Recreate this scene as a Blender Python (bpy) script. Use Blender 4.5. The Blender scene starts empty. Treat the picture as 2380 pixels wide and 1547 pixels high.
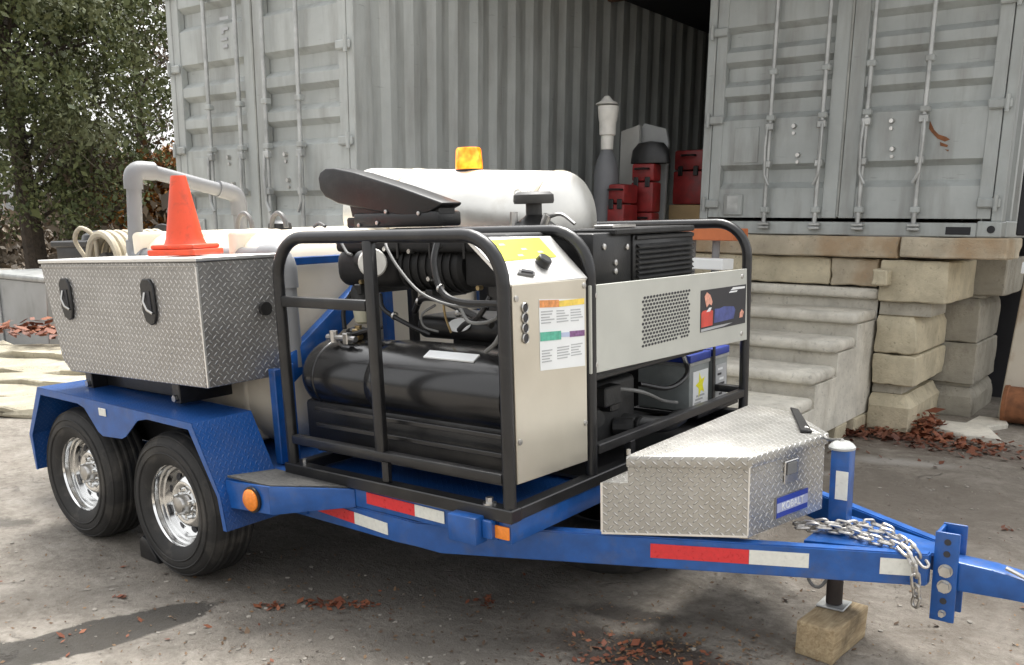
import bpy, bmesh, math, random
import numpy as np
from mathutils import Matrix, Vector, noise as mnoise
random.seed(7)
rng = np.random.default_rng(11)
S = bpy.context.scene
COL = S.collection
R = math.radians
PI = math.pi

# ------------------------------------------------------------------ camera
cam_d = bpy.data.cameras.new('camera')
cam = bpy.data.objects.new('camera', cam_d)
COL.objects.link(cam)
S.camera = cam
YAW, PIT, ROL = 0.6502, -0.2199, 0.0117
fwd = Vector((-math.sin(YAW)*math.cos(PIT), math.cos(YAW)*math.cos(PIT), math.sin(PIT)))
rgt = Vector((math.cos(YAW), math.sin(YAW), 0))
upv = rgt.cross(fwd)
r2 = math.cos(ROL)*rgt + math.sin(ROL)*upv
u2 = -math.sin(ROL)*rgt + math.cos(ROL)*upv
cm = Matrix((r2, u2, -fwd)).transposed().to_4x4()
cm.translation = (3.6614, -2.1886, 1.6108)
cam.matrix_world = cm
cam_d.sensor_fit = 'HORIZONTAL'
cam_d.sensor_width = 36
cam_d.lens = 2117.6/2380*36
cam_d.shift_x = -27.7/2380
cam_d.shift_y = 218.9/2380
cam_d.clip_start = 0.05
cam_d.clip_end = 600

# ------------------------------------------------------------------ light
SUN_EL, SUN_AZ = R(66), R(-30)          # azimuth measured from +Y towards +X
w = bpy.data.worlds.new('World'); S.world = w; w.use_nodes = True
nt = w.node_tree; nt.nodes.clear()
sky = nt.nodes.new('ShaderNodeTexSky'); sky.sky_type = 'NISHITA'; sky.sun_disc = False
sky.sun_elevation = SUN_EL; sky.sun_rotation = SUN_AZ
sky.air_density = 1.0; sky.dust_density = 5.0; sky.ozone_density = 1.0
hsv = nt.nodes.new('ShaderNodeHueSaturation'); hsv.inputs['Saturation'].default_value = 0.06
bg = nt.nodes.new('ShaderNodeBackground'); bg.inputs['Strength'].default_value = 0.15
out = nt.nodes.new('ShaderNodeOutputWorld')
nt.links.new(sky.outputs[0], hsv.inputs['Color']); nt.links.new(hsv.outputs[0], bg.inputs[0]); nt.links.new(bg.outputs[0], out.inputs[0])
sl = bpy.data.lights.new('sun', 'SUN'); sl.energy = 1.25; sl.angle = R(24); sl.color = (1, .955, .88)
sun = bpy.data.objects.new('sun', sl); COL.objects.link(sun)
sd = Vector((math.sin(SUN_AZ)*math.cos(SUN_EL), math.cos(SUN_AZ)*math.cos(SUN_EL), math.sin(SUN_EL)))
sun.rotation_euler = sd.to_track_quat('Z', 'Y').to_euler()
S.view_settings.view_transform = 'Standard'; S.view_settings.look = 'None'
S.view_settings.exposure = 1.47; S.view_settings.gamma = 1
S.render.engine = 'CYCLES'

# ------------------------------------------------------------------ frames
TAU, RHO = 0.0270, 0.0267
TM = Matrix.Translation((-.43, 0, 0)) @ Matrix.Rotation(RHO, 4, 'X') @ Matrix.Rotation(-TAU, 4, 'Y') @ Matrix.Translation((.43, 0, 0))
PSI = 0.0138
FR = {'W': Matrix.Identity(4), 'T': TM,
      'L': Matrix.Translation((-4.3532, 2.8925, 0)) @ Matrix.Rotation(PSI, 4, 'Z'),
      'R': Matrix.Translation((-.1602, 5.3813, 0)) @ Matrix.Rotation(PSI, 4, 'Z')}
TI = TM.inverted()

# ------------------------------------------------------------------ materials
class N:
    """small helper to write node trees"""
    def __init__(s, name):
        s.m = bpy.data.materials.new(name); s.m.use_nodes = True
        s.t = s.m.node_tree; s.b = s.t.nodes['Principled BSDF']
    def n(s, typ, **kw):
        x = s.t.nodes.new(typ)
        for k, v in kw.items():
            if k.startswith('i_'):
                key = k[2:]
                x.inputs[int(key) if key.isdigit() else key.replace('_', ' ')].default_value = v
            else: setattr(x, k, v)
        return x
    def l(s, a, b): s.t.links.new(a, b)
    def math(s, op, a, b=None, c=None, clamp=False):
        x = s.t.nodes.new('ShaderNodeMath'); x.operation = op; x.use_clamp = clamp
        for i, v in enumerate((a, b, c)):
            if v is None: continue
            if isinstance(v, (int, float)): x.inputs[i].default_value = v
            else: s.l(v, x.inputs[i])
        return x.outputs[0]
    def mix(s, f, a, b):
        x = s.t.nodes.new('ShaderNodeMix'); x.data_type = 'RGBA'
        for i, v in ((0, f), (6, a), (7, b)):
            if isinstance(v, (int, float)): x.inputs[i].default_value = v
            elif isinstance(v, (tuple, list)): x.inputs[i].default_value = (*v[:3], 1)
            else: s.l(v, x.inputs[i])
        return x.outputs[2]
    def coord(s, kind='Object'):
        return s.n('ShaderNodeTexCoord').outputs[kind]
    def noise(s, vec, scale, detail=4, rough=.55, dist=0):
        x = s.n('ShaderNodeTexNoise', i_Scale=scale, i_Detail=detail, i_Roughness=rough, i_Distortion=dist)
        s.l(vec, x.inputs['Vector']); return x.outputs[0]
    def scale(s, vec, xyz):
        x = s.n('ShaderNodeMapping'); s.l(vec, x.inputs[0]); x.inputs['Scale'].default_value = xyz; return x.outputs[0]
    def ramp(s, f, a, b):
        x = s.n('ShaderNodeMapRange', clamp=True); s.l(f, x.inputs[0])
        x.inputs[1].default_value = a; x.inputs[2].default_value = b; return x.outputs[0]
    def bump(s, h, strength, dist=.01):
        x = s.n('ShaderNodeBump', i_Strength=strength, i_Distance=dist); s.l(h, x.inputs['Height']); s.l(x.outputs[0], s.b.inputs['Normal'])
    def set(s, **kw):
        for k, v in kw.items():
            i = s.b.inputs[k.replace('_', ' ')]
            if isinstance(v, (int, float)): i.default_value = v
            elif isinstance(v, (tuple, list)): i.default_value = (*v[:3], 1)
            else: s.l(v, i)
        return s

def pm(name, col, rough=.5, metal=0, var=.18, scale=6, bump=.12, bs=60, coat=0, dirt=None, dirt_amt=.5, dirt_scale=3, space='Object', bd=.004, chips=None):
    a = N(name); v = a.coord(space)
    n1 = a.noise(v, scale, 5)
    c1 = tuple(x*(1-var) for x in col); c2 = tuple(min(1, x*(1+var)) for x in col)
    c = a.mix(a.ramp(n1, .3, .7), c1, c2)
    if dirt:
        d = a.ramp(a.noise(v, dirt_scale, 7, .65, .4), .52, .72)
        c = a.mix(a.math('MULTIPLY', d, dirt_amt), c, dirt)
    if chips:
        ch = a.ramp(a.noise(v, 26, 6, .7), .665, .70); c = a.mix(a.math('MULTIPLY', ch, .85), c, chips)
    n2 = a.noise(v, bs, 3)
    a.set(Base_Color=c, Metallic=metal, Roughness=a.math('ADD', a.math('MULTIPLY', n1, .2), max(.02, rough-.1)))
    if coat: a.set(Coat_Weight=coat, Coat_Roughness=.12)
    if bump: a.bump(n2, bump, bd)
    return a.m

def diamond(name, col, pitch=.036, rough=.3, strength=.8, dirt=(.33, .29, .22), metal=1.0, lug=.45):
    """tread plate: raised lozenges, alternating by 90 degrees"""
    a = N(name); uv = a.coord('UV')
    rot = a.n('ShaderNodeMapping'); a.l(uv, rot.inputs[0])
    rot.inputs['Scale'].default_value = (1/pitch, 1/pitch, 1)
    sp = a.n('ShaderNodeSeparateXYZ'); a.l(rot.outputs[0], sp.inputs[0])
    x, y = sp.outputs[0], sp.outputs[1]
    k = math.sqrt(.5)
    p = a.math('MULTIPLY', a.math('ADD', x, y), k); q = a.math('MULTIPLY', a.math('SUBTRACT', y, x), k)
    fp = a.math('SUBTRACT', a.math('FRACT', p), .5); fq = a.math('SUBTRACT', a.math('FRACT', q), .5)
    par = a.math('MODULO', a.math('ABSOLUTE', a.math('ADD', a.math('FLOOR', p), a.math('FLOOR', q))), 2.0)
    def lobe(u, v):
        uu = a.math('DIVIDE', u, .56); vv = a.math('DIVIDE', v, .15)
        return a.math('SUBTRACT', 1, a.math('ADD', a.math('MULTIPLY', uu, uu), a.math('ABSOLUTE', vv)), clamp=True)
    A, B = lobe(fp, fq), lobe(fq, fp)
    h = a.math('ADD', a.math('MULTIPLY', A, par), a.math('MULTIPLY', B, a.math('SUBTRACT', 1, par)))
    h = a.ramp(h, 0, .55)
    v = a.coord('Object')
    n1 = a.noise(v, 5, 6, .6)
    c = a.mix(a.ramp(n1, .35, .7), tuple(t*.82 for t in col), col)
    d = a.ramp(a.noise(v, 2.3, 6, .6, .5), .5, .75)
    c = a.mix(a.math('MULTIPLY', d, .35), c, dirt)
    c = a.mix(a.math('MULTIPLY', h, lug), c, (.95, .95, .93))
    a.set(Base_Color=c, Metallic=metal, Roughness=a.math('ADD', a.math('MULTIPLY', n1, .25), rough-.12))
    a.bump(h, strength, .004)
    return a.m

def concrete(name, col, stain=(.16, .135, .10), stain_amt=.7, warm=None):
    a = N(name); v = a.coord('Object')
    n1 = a.noise(v, 3.2, 7, .65, .3); n2 = a.noise(v, 26, 5, .7); n3 = a.noise(v, 110, 3)
    c = a.mix(a.ramp(n1, .3, .7), tuple(x*.72 for x in col), tuple(x*1.18 for x in col))
    st = a.ramp(a.noise(a.scale(v, (1, 1, .35)), 4.5, 6, .7, .6), .55, .78)
    c = a.mix(a.math('MULTIPLY', st, stain_amt), c, stain)
    if warm:
        ws = a.ramp(a.noise(v, 2.1, 4, .5), .5, .66); c = a.mix(a.math('MULTIPLY', ws, .8), c, warm)
    pit = a.ramp(n2, .30, .42)
    c = a.mix(pit, tuple(x*.6 for x in col), c)
    a.set(Base_Color=c, Roughness=.9, Specular_IOR_Level=.25)
    h = a.math('ADD', a.math('MULTIPLY', n2, .7), a.math('MULTIPLY', n3, .3))
    a.bump(h, .8, .014)
    return a.m

def container_paint(name, col, rust_amt=.55):
    a = N(name); v = a.coord('Object')
    n1 = a.noise(v, 1.6, 6, .6); n2 = a.noise(a.scale(v, (3, 3, .45)), 2.2, 5, .6)
    c = a.mix(a.ramp(n1, .3, .7), tuple(x*.84 for x in col), tuple(x*1.1 for x in col))
    c = a.mix(a.math('MULTIPLY', a.ramp(n2, .46, .72), .6), c, (.20, .195, .18))
    r = a.ramp(a.noise(v, 7, 8, .75, .4), .67, .74)
    c = a.mix(a.math('MULTIPLY', r, rust_amt), c, (.20, .10, .05))
    sc = a.ramp(a.noise(a.scale(v, (1, 1, 9)), 5, 3, .5), .69, .72)
    c = a.mix(a.math('MULTIPLY', sc, .3), c, (.12, .12, .12))
    a.set(Base_Color=c, Roughness=a.math('ADD', a.math('MULTIPLY', n1, .2), .42))
    a.bump(a.noise(v, 9, 5), .25, .02)
    return a.m

def ground_mat():
    a = N('yard_ground'); v = a.coord('Object')
    sp = a.n('ShaderNodeSeparateXYZ'); a.l(v, sp.inputs[0])
    X, Y = sp.outputs[0], sp.outputs[1]
    nb = a.noise(v, .55, 6, .6, .4); nm = a.noise(v, 3.0, 8, .7, .5); nf = a.noise(v, 24, 6, .72); ng = a.noise(v, 120, 3, .7)
    base = a.mix(a.ramp(nb, .3, .7), (.225, .200, .168), (.325, .297, .256))
    base = a.mix(a.ramp(nm, .36, .64), tuple(x*.50 for x in (.36, .32, .27)), base)
    base = a.mix(a.math('MULTIPLY', a.ramp(nf, .50, .66), .34), base, (.42, .395, .35))
    base = a.mix(a.math('MULTIPLY', a.ramp(nf, .44, .34), .65), base, (.09, .078, .066))
    base = a.mix(a.math('MULTIPLY', a.ramp(ng, .60, .70), .22), base, (.48, .46, .42))
    # soft worn tracks: streaky along x
    tr = a.ramp(a.noise(a.scale(v, (.5, 2.4, 1)), 1.6, 5, .6), .5, .68)
    base = a.mix(a.math('MULTIPLY', tr, .45), base, (.20, .172, .142))
    def patch(cx, cy, sx, sy, rot, col, amt, edge=.25, nz=.9):
        nonlocal base
        dx = a.math('SUBTRACT', X, cx); dy = a.math('SUBTRACT', Y, cy)
        c_, s_ = math.cos(rot), math.sin(rot)
        u = a.math('DIVIDE', a.math('ADD', a.math('MULTIPLY', dx, c_), a.math('MULTIPLY', dy, s_)), sx)
        w_ = a.math('DIVIDE', a.math('SUBTRACT', a.math('MULTIPLY', dy, c_), a.math('MULTIPLY', dx, s_)), sy)
        d = a.math('SQRT', a.math('ADD', a.math('MULTIPLY', u, u), a.math('MULTIPLY', w_, w_)))
        d = a.math('ADD', d, a.math('MULTIPLY', a.math('SUBTRACT', nm, .5), nz*2))
        m = a.ramp(d, 1+edge, 1-edge)
        base = a.mix(a.math('MULTIPLY', m, amt), base, col)
    # asphalt repair patches, wet / oily stains and a darker area under the trailer
    patch(.30, -.56, .52, .14, R(76), (.055, .050, .043), .95, .05, .55)
    patch(.16, -1.05, .40, .18, R(72), (.058, .053, .045), .95, .05, .55)
    patch(2.04, .66, .38, .17, R(28), (.036, .025, .020), .95, .18, .9)
    patch(2.36, .70, .26, .12, R(30), (.05, .035, .028), .85, .3, 1.0)
    patch(1.86, .95, .30, .07, R(20), (.04, .033, .028), .8, .3, 1.3)
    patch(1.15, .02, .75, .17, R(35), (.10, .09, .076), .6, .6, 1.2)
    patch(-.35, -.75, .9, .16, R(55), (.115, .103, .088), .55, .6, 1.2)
    patch(-1.55, -.30, .35, .10, R(40), (.085, .077, .066), .8, .2, 1.0)
    patch(2.3, 3.4, 1.5, 1.3, R(30), (.13, .11, .088), .75, .6, 1.2)
    patch(3.6, 2.2, 1.2, .5, R(35), (.11, .093, .075), .6, .6, 1.2)
    patch(1.3, 5.0, 1.6, .35, R(8), (.075, .045, .032), .7, .5, 1.0)
    patch(2.0, 4.35, .35, .10, R(20), (.42, .40, .37), .55, .5, 1.2)
    patch(1.55, 3.6, .30, .06, R(35), (.42, .40, .37), .5, .5, 1.2)
    patch(.7, .55, 1.5, .55, R(0), (.10, .09, .078), .55, .6, .8)  # broad darker ellipse under the near side of the trailer
    # cracks
    wob = a.n('ShaderNodeVectorMath', operation='ADD'); nv = a.n('ShaderNodeTexNoise', i_Scale=2.2, i_Detail=5.0); a.l(v, nv.inputs['Vector'])
    nsc = a.n('ShaderNodeVectorMath', operation='SCALE'); a.l(nv.outputs['Color'], nsc.inputs[0]); nsc.inputs['Scale'].default_value = .8
    a.l(v, wob.inputs[0]); a.l(nsc.outputs[0], wob.inputs[1])
    vo = a.n('ShaderNodeTexVoronoi', feature='DISTANCE_TO_EDGE', i_Scale=.8); a.l(wob.outputs[0], vo.inputs['Vector'])
    cr = a.ramp(vo.outputs['Distance'], .014, .003)
    cr = a.math('MULTIPLY', cr, a.ramp(nb, .42, .6))
    cr = a.math('MULTIPLY', cr, a.ramp(nm, .50, .62))
    base = a.mix(a.math('MULTIPLY', cr, .6), base, (.07, .058, .048))
    wet = a.ramp(nm, .62, .42)
    a.set(Base_Color=base, Roughness=a.math('ADD', .62, a.math('MULTIPLY', wet, .3)), Specular_IOR_Level=.35)
    h = a.math('ADD', a.math('ADD', a.math('MULTIPLY', nm, 1.2), a.math('MULTIPLY', nf, .8)), a.math('ADD', a.math('MULTIPLY', ng, .35), a.math('MULTIPLY', cr, -1.4)))
    a.bump(h, .9, .018)
    return a.m

BLUE = pm('blue_paint', (.008, .083, .315), .36, var=.22, scale=14, bump=.12, bs=120, coat=.2, dirt=(.10, .095, .085), dirt_amt=.42, dirt_scale=7, chips=(.085, .06, .045))
BLUE_D = None
BLACK = pm('black_powder_coat', (.013, .013, .014), .34, var=.25, bump=.08, bs=150, coat=.15, dirt=(.08, .075, .065), dirt_amt=.22, dirt_scale=7)
BLACKP = pm('black_plastic', (.012, .012, .0125), .38, var=.15, scale=4, bump=.15, bs=90, dirt=(.10, .095, .088), dirt_amt=.3, dirt_scale=3)
RUBBER = pm('tyre_rubber', (.022, .021, .020), .72, var=.25, scale=12, bump=.25, bs=150, dirt=(.12, .108, .092), dirt_amt=.5, dirt_scale=6)
ENGINE = pm('engine_grey', (.028, .028, .028), .5, metal=.3, var=.4, scale=14, bump=.3, bs=60)
STEEL = pm('bare_steel', (.55, .54, .52), .32, metal=1, var=.2, scale=12, bump=.1, bs=120)
CHROME = pm('chrome', (.80, .80, .79), .13, metal=1, var=.06, scale=3, bump=.03, bs=30)
CHAIN = pm('galvanised_chain', (.50, .48, .45), .38, metal=.9, var=.35, scale=40, bump=.2, bs=200)
ALUP = pm('brushed_alu', (.82, .81, .78), .36, metal=.85, var=.07, scale=4, bump=.1, bs=60)
DRUM = pm('burner_shell', (.70, .69, .65), .40, metal=.9, var=.10, scale=4, bump=.14, bs=30, dirt=(.42, .38, .31), dirt_amt=.45, dirt_scale=4)
STAIN = pm('stainless_panel', (.66, .62, .53), .36, metal=.75, var=.08, scale=2.5, bump=.05, bs=80)
GREYP = pm('grey_panel_paint', (.48, .485, .44), .5, var=.06, scale=5, bump=.06, bs=120)
TREAD = diamond('tread_plate', (.50, .49, .46), .0245, .36, 1.0, metal=.75, lug=.75)
TREAD_B = diamond('bright_tread_plate', (.42, .41, .395), .0255, .38, 1.0, dirt=(.30, .27, .24), metal=.72, lug=.75)
TREAD_D = pm('grit_step', (.085, .083, .078), .9, var=.4, scale=60, bump=1.0, bs=220, bd=.006)
BLUE_D = diamond('blue_tread', (.008, .078, .30), .020, .38, .55, dirt=(.09, .085, .08), metal=0.0, lug=0.02)
CREAM = pm('cream_poly', (.82, .74, .60), .5, var=.06, scale=3, bump=.08, bs=30, dirt=(.40, .34, .26), dirt_amt=.3, dirt_scale=2.5)
PVC = pm('grey_pvc', (.22, .225, .232), .4, var=.08, scale=5, bump=.04, dirt=(.2, .19, .18), dirt_amt=.3)
ORANGE = pm('cone_orange', (.78, .085, .03), .5, var=.1, scale=6, bump=.08, dirt=(.30, .07, .04), dirt_amt=.65, dirt_scale=11)
RED = pm('red_reflector', (.66, .03, .035), .3, var=.1, scale=60, bump=.1, bs=300)
WHITE = pm('white_reflector', (.72, .72, .66), .3, var=.06, scale=60, bump=.1, bs=300)
PAPER = pm('white_label', (.80, .82, .82), .45, var=.03, bump=0)
AMBER = pm('amber_lens', (.85, .25, .03), .2, var=.12, scale=80, bump=.2, bs=300)
YELLOW = pm('yellow_label', (.80, .80, .06), .4, var=.03, bump=0)
INK = pm('dark_ink', (.03, .03, .035), .5, var=.1, bump=0)
GREYINK = pm('grey_ink', (.42, .43, .44), .5, var=.1, bump=0)
TEAL = pm('teal_print', (.10, .42, .30), .45, var=.2, scale=60, bump=0)
PURPLE = pm('violet_print', (.22, .10, .24), .45, var=.4, scale=80, bump=0)
ORANGEINK = pm('orange_print', (.72, .30, .10), .45, var=.3, scale=50, bump=0)
BLUEINK = pm('blue_print', (.03, .06, .36), .4, var=.1, bump=0)
PINK = pm('pink_print', (.75, .36, .26), .45, var=.3, scale=40, bump=0)
RUST = pm('rust', (.22, .09, .04), .85, var=.4, scale=14, bump=.5, bs=50)
RUSTY_CREAM = pm('rusted_pale_steel', (.68, .63, .53), .6, var=.1, scale=2, bump=.2, dirt=(.33, .17, .05), dirt_amt=.9, dirt_scale=1.6)
CONT = container_paint('container_grey', (.425, .448, .435))
CONT2 = container_paint('container_grey_scuffed', (.40, .425, .415), .8)
CONT_D = pm('container_seal', (.30, .31, .29), .6, var=.3, scale=6, bump=.2)
GALV = pm('galvanised_rod', (.42, .43, .42), .45, metal=.5, var=.25, scale=8, bump=.15)
CONC_A = concrete('concrete_tan', (.56, .50, .365), stain_amt=.55)
CONC_B = concrete('concrete_grey', (.40, .375, .315))
CONC_C = concrete('concrete_warm', (.50, .44, .335), warm=(.36, .25, .15))
CONC_P = concrete('concrete_pale', (.68, .65, .57), stain=(.32, .28, .21), stain_amt=.6)
TIMBER_P = concrete('pale_slab', (.40, .365, .28), stain=(.10, .085, .065), stain_amt=.75)
REDB = pm('dimmed_red_plastic', (.20, .014, .014), .5, var=.35, scale=8, bump=.15, dirt=(.06, .03, .03), dirt_amt=.6, dirt_scale=6)  # darkened red and dark blotches stand in for the bay's shade
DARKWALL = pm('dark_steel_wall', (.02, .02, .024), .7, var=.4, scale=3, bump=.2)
WOODBROWN = pm('brown_timber', (.12, .065, .04), .75, var=.35, scale=6, bump=.3)
TAN = pm('tan_carton', (.33, .235, .12), .8, var=.15, scale=6, bump=.1)
BARK = pm('bark', (.060, .046, .034), .9, var=.4, scale=12, bump=.9, bs=30, bd=.03)
BARK2 = pm('pale_bark', (.17, .145, .11), .9, var=.35, scale=12, bump=.7, bs=30, bd=.02)
HOSE = pm('cream_hose', (.46, .41, .31), .55, var=.12, scale=12, bump=.1)
BOTTLE = pm('grey_cylinder_paint', (.15, .155, .165), .45, var=.12, scale=5, bump=.05)
POLY = pm('white_cap', (.74, .73, .68), .4, var=.08, scale=14, bump=.25, bs=40)
BATT = pm('battery_case', (.25, .27, .265), .5, var=.15, scale=10, bump=.1)
BATT_T = pm('battery_blue', (.03, .06, .34), .4, var=.15, scale=10, bump=.1)
CLEAR = pm('filter_bowl', (.45, .44, .34), .15, var=.1, bump=0)
BRASS = pm('brass', (.42, .32, .17), .35, metal=.9, var=.3, scale=30, bump=.1)
GREYHOSE = pm('grey_hose', (.16, .16, .155), .5, var=.15, bump=.1)

def wood_mat():
    a = N('block_timber'); v = a.coord('Object')
    g = a.noise(a.scale(v, (22, 3, 22)), 3, 6, .6, .8); n1 = a.noise(v, 7, 5)
    c = a.mix(a.ramp(g, .3, .7), (.26, .185, .10), (.48, .38, .235))
    c = a.mix(a.math('MULTIPLY', a.ramp(n1, .48, .7), .7), c, (.085, .062, .035))
    a.set(Base_Color=c, Roughness=.85); a.bump(g, .6, .006); return a.m
WOOD = wood_mat()

MATTE = pm('matte_black', (.007, .007, .0075), .62, var=.3, bump=.2, bs=60, dirt=(.05, .047, .04), dirt_amt=.25, dirt_scale=9)
TANKM = pm('tank_black', (.011, .011, .0115), .24, var=.3, scale=3, bump=.10, bs=70, coat=.2, dirt=(.09, .085, .08), dirt_amt=.25, dirt_scale=2.5)
def beacon_mat():
    a = N('lit_amber_beacon'); v = a.coord('Object')
    n1 = a.noise(v, 30, 2)
    a.set(Base_Color=a.mix(a.ramp(n1, .4, .6), (.85, .22, .01), (.9, .36, .02)), Roughness=.2, Emission_Color=a.mix(a.ramp(a.noise(v, 16, 2), .38, .62), (1, .13, .0), (1, .45, .03)), Emission_Strength=.5)
    return a.m
BEACON = beacon_mat()

def leaf_mat(name, c1, c2, c3):
    a = N(name)
    geo = a.n('ShaderNodeNewGeometry'); rnd = geo.outputs['Random Per Island']
    v = a.coord('Object'); n1 = a.noise(v, .9, 3)
    c = a.mix(a.ramp(rnd, 0, 1), c1, c2); c = a.mix(a.ramp(n1, .45, .65), c, c3)
    a.set(Base_Color=c, Roughness=.6, Specular_IOR_Level=.3); return a.m
LEAF_G = leaf_mat('evergreen_leaf', (.05, .068, .026), (.14, .155, .06), (.105, .11, .055))
LEAF_B = leaf_mat('brown_leaf', (.075, .058, .042), (.16, .115, .07), (.10, .08, .058))
LEAF_O = leaf_mat('autumn_leaf', (.30, .12, .025), (.42, .20, .04), (.20, .09, .03))
LEAF_R = leaf_mat('fallen_leaf', (.16, .05, .028), (.27, .10, .05), (.10, .04, .028))
LEAF_Y = leaf_mat('dry_debris', (.12, .07, .04), (.24, .15, .08), (.07, .045, .03))

# ------------------------------------------------------------------ mesh builder
class MB:
    def __init__(s): s.bm = bmesh.new()
    def box(s, x0, x1, y0, y1, z0, z1, bev=.004, seg=1, M=None):
        m = Matrix.Translation(((x0+x1)/2, (y0+y1)/2, (z0+z1)/2)) @ Matrix.Diagonal((abs(x1-x0), abs(y1-y0), abs(z1-z0), 1))
        if M is not None: m = M @ m
        r = bmesh.ops.create_cube(s.bm, size=1, matrix=m)
        if bev > 0:
            ed = list({e for v in r['verts'] for e in v.link_edges})
            bmesh.ops.bevel(s.bm, geom=ed, offset=min(bev, .45*min(abs(x1-x0), abs(y1-y0), abs(z1-z0))), segments=seg, profile=.5, affect='EDGES', clamp_overlap=True)
        return s
    def prism(s, pts, off, bev=0, seg=1):
        off = Vector(off); a = [s.bm.verts.new(p) for p in pts]; b = [s.bm.verts.new(Vector(p)+off) for p in pts]
        n = len(pts); fs = [s.bm.faces.new(a), s.bm.faces.new(b[::-1])]
        for i in range(n): fs.append(s.bm.faces.new((a[i], b[i], b[(i+1) % n], a[(i+1) % n])))
        bmesh.ops.recalc_face_normals(s.bm, faces=fs)
        if bev:
            bmesh.ops.bevel(s.bm, geom=list({e for f in fs for e in f.edges}), offset=bev, segments=seg, profile=.5, affect='EDGES', clamp_overlap=True)
        return s
    def face(s, pts):
        s.bm.faces.new([s.bm.verts.new(p) for p in pts]); return s
    def cyl(s, p0, p1, r0, r1=None, seg=16, cap=True):
        r1 = r0 if r1 is None else r1
        p0, p1 = Vector(p0), Vector(p1); d = (p1-p0).normalized(); a = d.orthogonal().normalized(); b = d.cross(a)
        A = [s.bm.verts.new(p0+r0*(math.cos(t)*a+math.sin(t)*b)) for t in [2*PI*i/seg for i in range(seg)]]
        B = [s.bm.verts.new(p1+r1*(math.cos(t)*a+math.sin(t)*b)) for t in [2*PI*i/seg for i in range(seg)]]
        for i in range(seg): s.bm.faces.new((A[i], A[(i+1) % seg], B[(i+1) % seg], B[i]))
        if cap: s.bm.faces.new(A[::-1]); s.bm.faces.new(B)
        return s
    def lathe(s, prof, o, axis, seg=24, sy=1.0):
        """prof: (radius, height) along axis"""
        o = Vector(o); d = Vector(axis).normalized()
        a = Vector((0, 0, 1)) if abs(d.z) < .9 else Vector((1, 0, 0))
        a = (a - d*a.dot(d)).normalized(); b = d.cross(a); rings = []
        for r, h in prof:
            if r < 1e-5: rings.append([s.bm.verts.new(o+d*h)])
            else: rings.append([s.bm.verts.new(o+d*h+r*(math.cos(t)*a+sy*math.sin(t)*b)) for t in [2*PI*i/seg for i in range(seg)]])
        for A, B in zip(rings, rings[1:]):
            for i in range(seg):
                j = (i+1) % seg
                if len(A) == 1 and len(B) == 1: break
                if len(A) == 1: s.bm.faces.new((A[0], B[j], B[i]))
                elif len(B) == 1: s.bm.faces.new((A[i], A[j], B[0]))
                else: s.bm.faces.new((A[i], A[j], B[j], B[i]))
        return s
    def tube(s, pts, r, seg=10, closed=False, taper=None):
        pts = [Vector(p) for p in pts]; n = len(pts)
        tan = []
        for i in range(n):
            a = pts[(i-1) % n] if (closed or i > 0) else pts[i]; b = pts[(i+1) % n] if (closed or i < n-1) else pts[i]
            tan.append((b-a).normalized())
        up = tan[0].orthogonal().normalized(); rings = []
        for i in range(n):
            up = (up - tan[i]*up.dot(tan[i]))
            up = up.normalized() if up.length > 1e-6 else tan[i].orthogonal().normalized()
            bi = tan[i].cross(up); rr = r if taper is None else r*(1+(taper-1)*i/(n-1))
            rings.append([s.bm.verts.new(pts[i]+rr*(math.cos(t)*up+math.sin(t)*bi)) for t in [2*PI*k/seg for k in range(seg)]])
        for i in range(n if closed else n-1):
            A, B = rings[i], rings[(i+1) % n]
            for k in range(seg): s.bm.faces.new((A[k], A[(k+1) % seg], B[(k+1) % seg], B[k]))
        if not closed: s.bm.faces.new(rings[0][::-1]); s.bm.faces.new(rings[-1])
        return s
    def build(s, name, mat, parent=None, frame=None, rough=0, ang=35, fix=True):
        if fix: bmesh.ops.recalc_face_normals(s.bm, faces=s.bm.faces[:])
        if rough:
            for v in s.bm.verts:
                v.co += Vector(mnoise.noise_vector(v.co*7))*rough + Vector(mnoise.noise_vector(v.co*23))*rough*.5
        org = ORG.get(parent.name, Vector()) if parent is not None else Vector()
        uvl = s.bm.loops.layers.uv.new('uv')
        for f in s.bm.faces:
            n = f.normal; ax = max(range(3), key=lambda i: abs(n[i])); i, j = ((1, 2), (0, 2), (0, 1))[ax]
            for lp in f.loops: lp[uvl].uv = (lp.vert.co[i]+50, lp.vert.co[j]+50)
        me = bpy.data.meshes.new(name)
        if org.length: bmesh.ops.translate(s.bm, verts=s.bm.verts[:], vec=-org)
        s.bm.to_mesh(me); s.bm.free()
        for p in me.polygons: p.use_smooth = True
        me.set_sharp_from_angle(angle=R(ang))
        me.materials.append(mat)
        o = bpy.data.objects.new(name, me); COL.objects.link(o)
        if parent is not None:
            o.parent = parent; ORG[o.name] = org
        elif frame: o.matrix_world = FR[frame]; ORG[o.name] = Vector()
        return o

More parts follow.
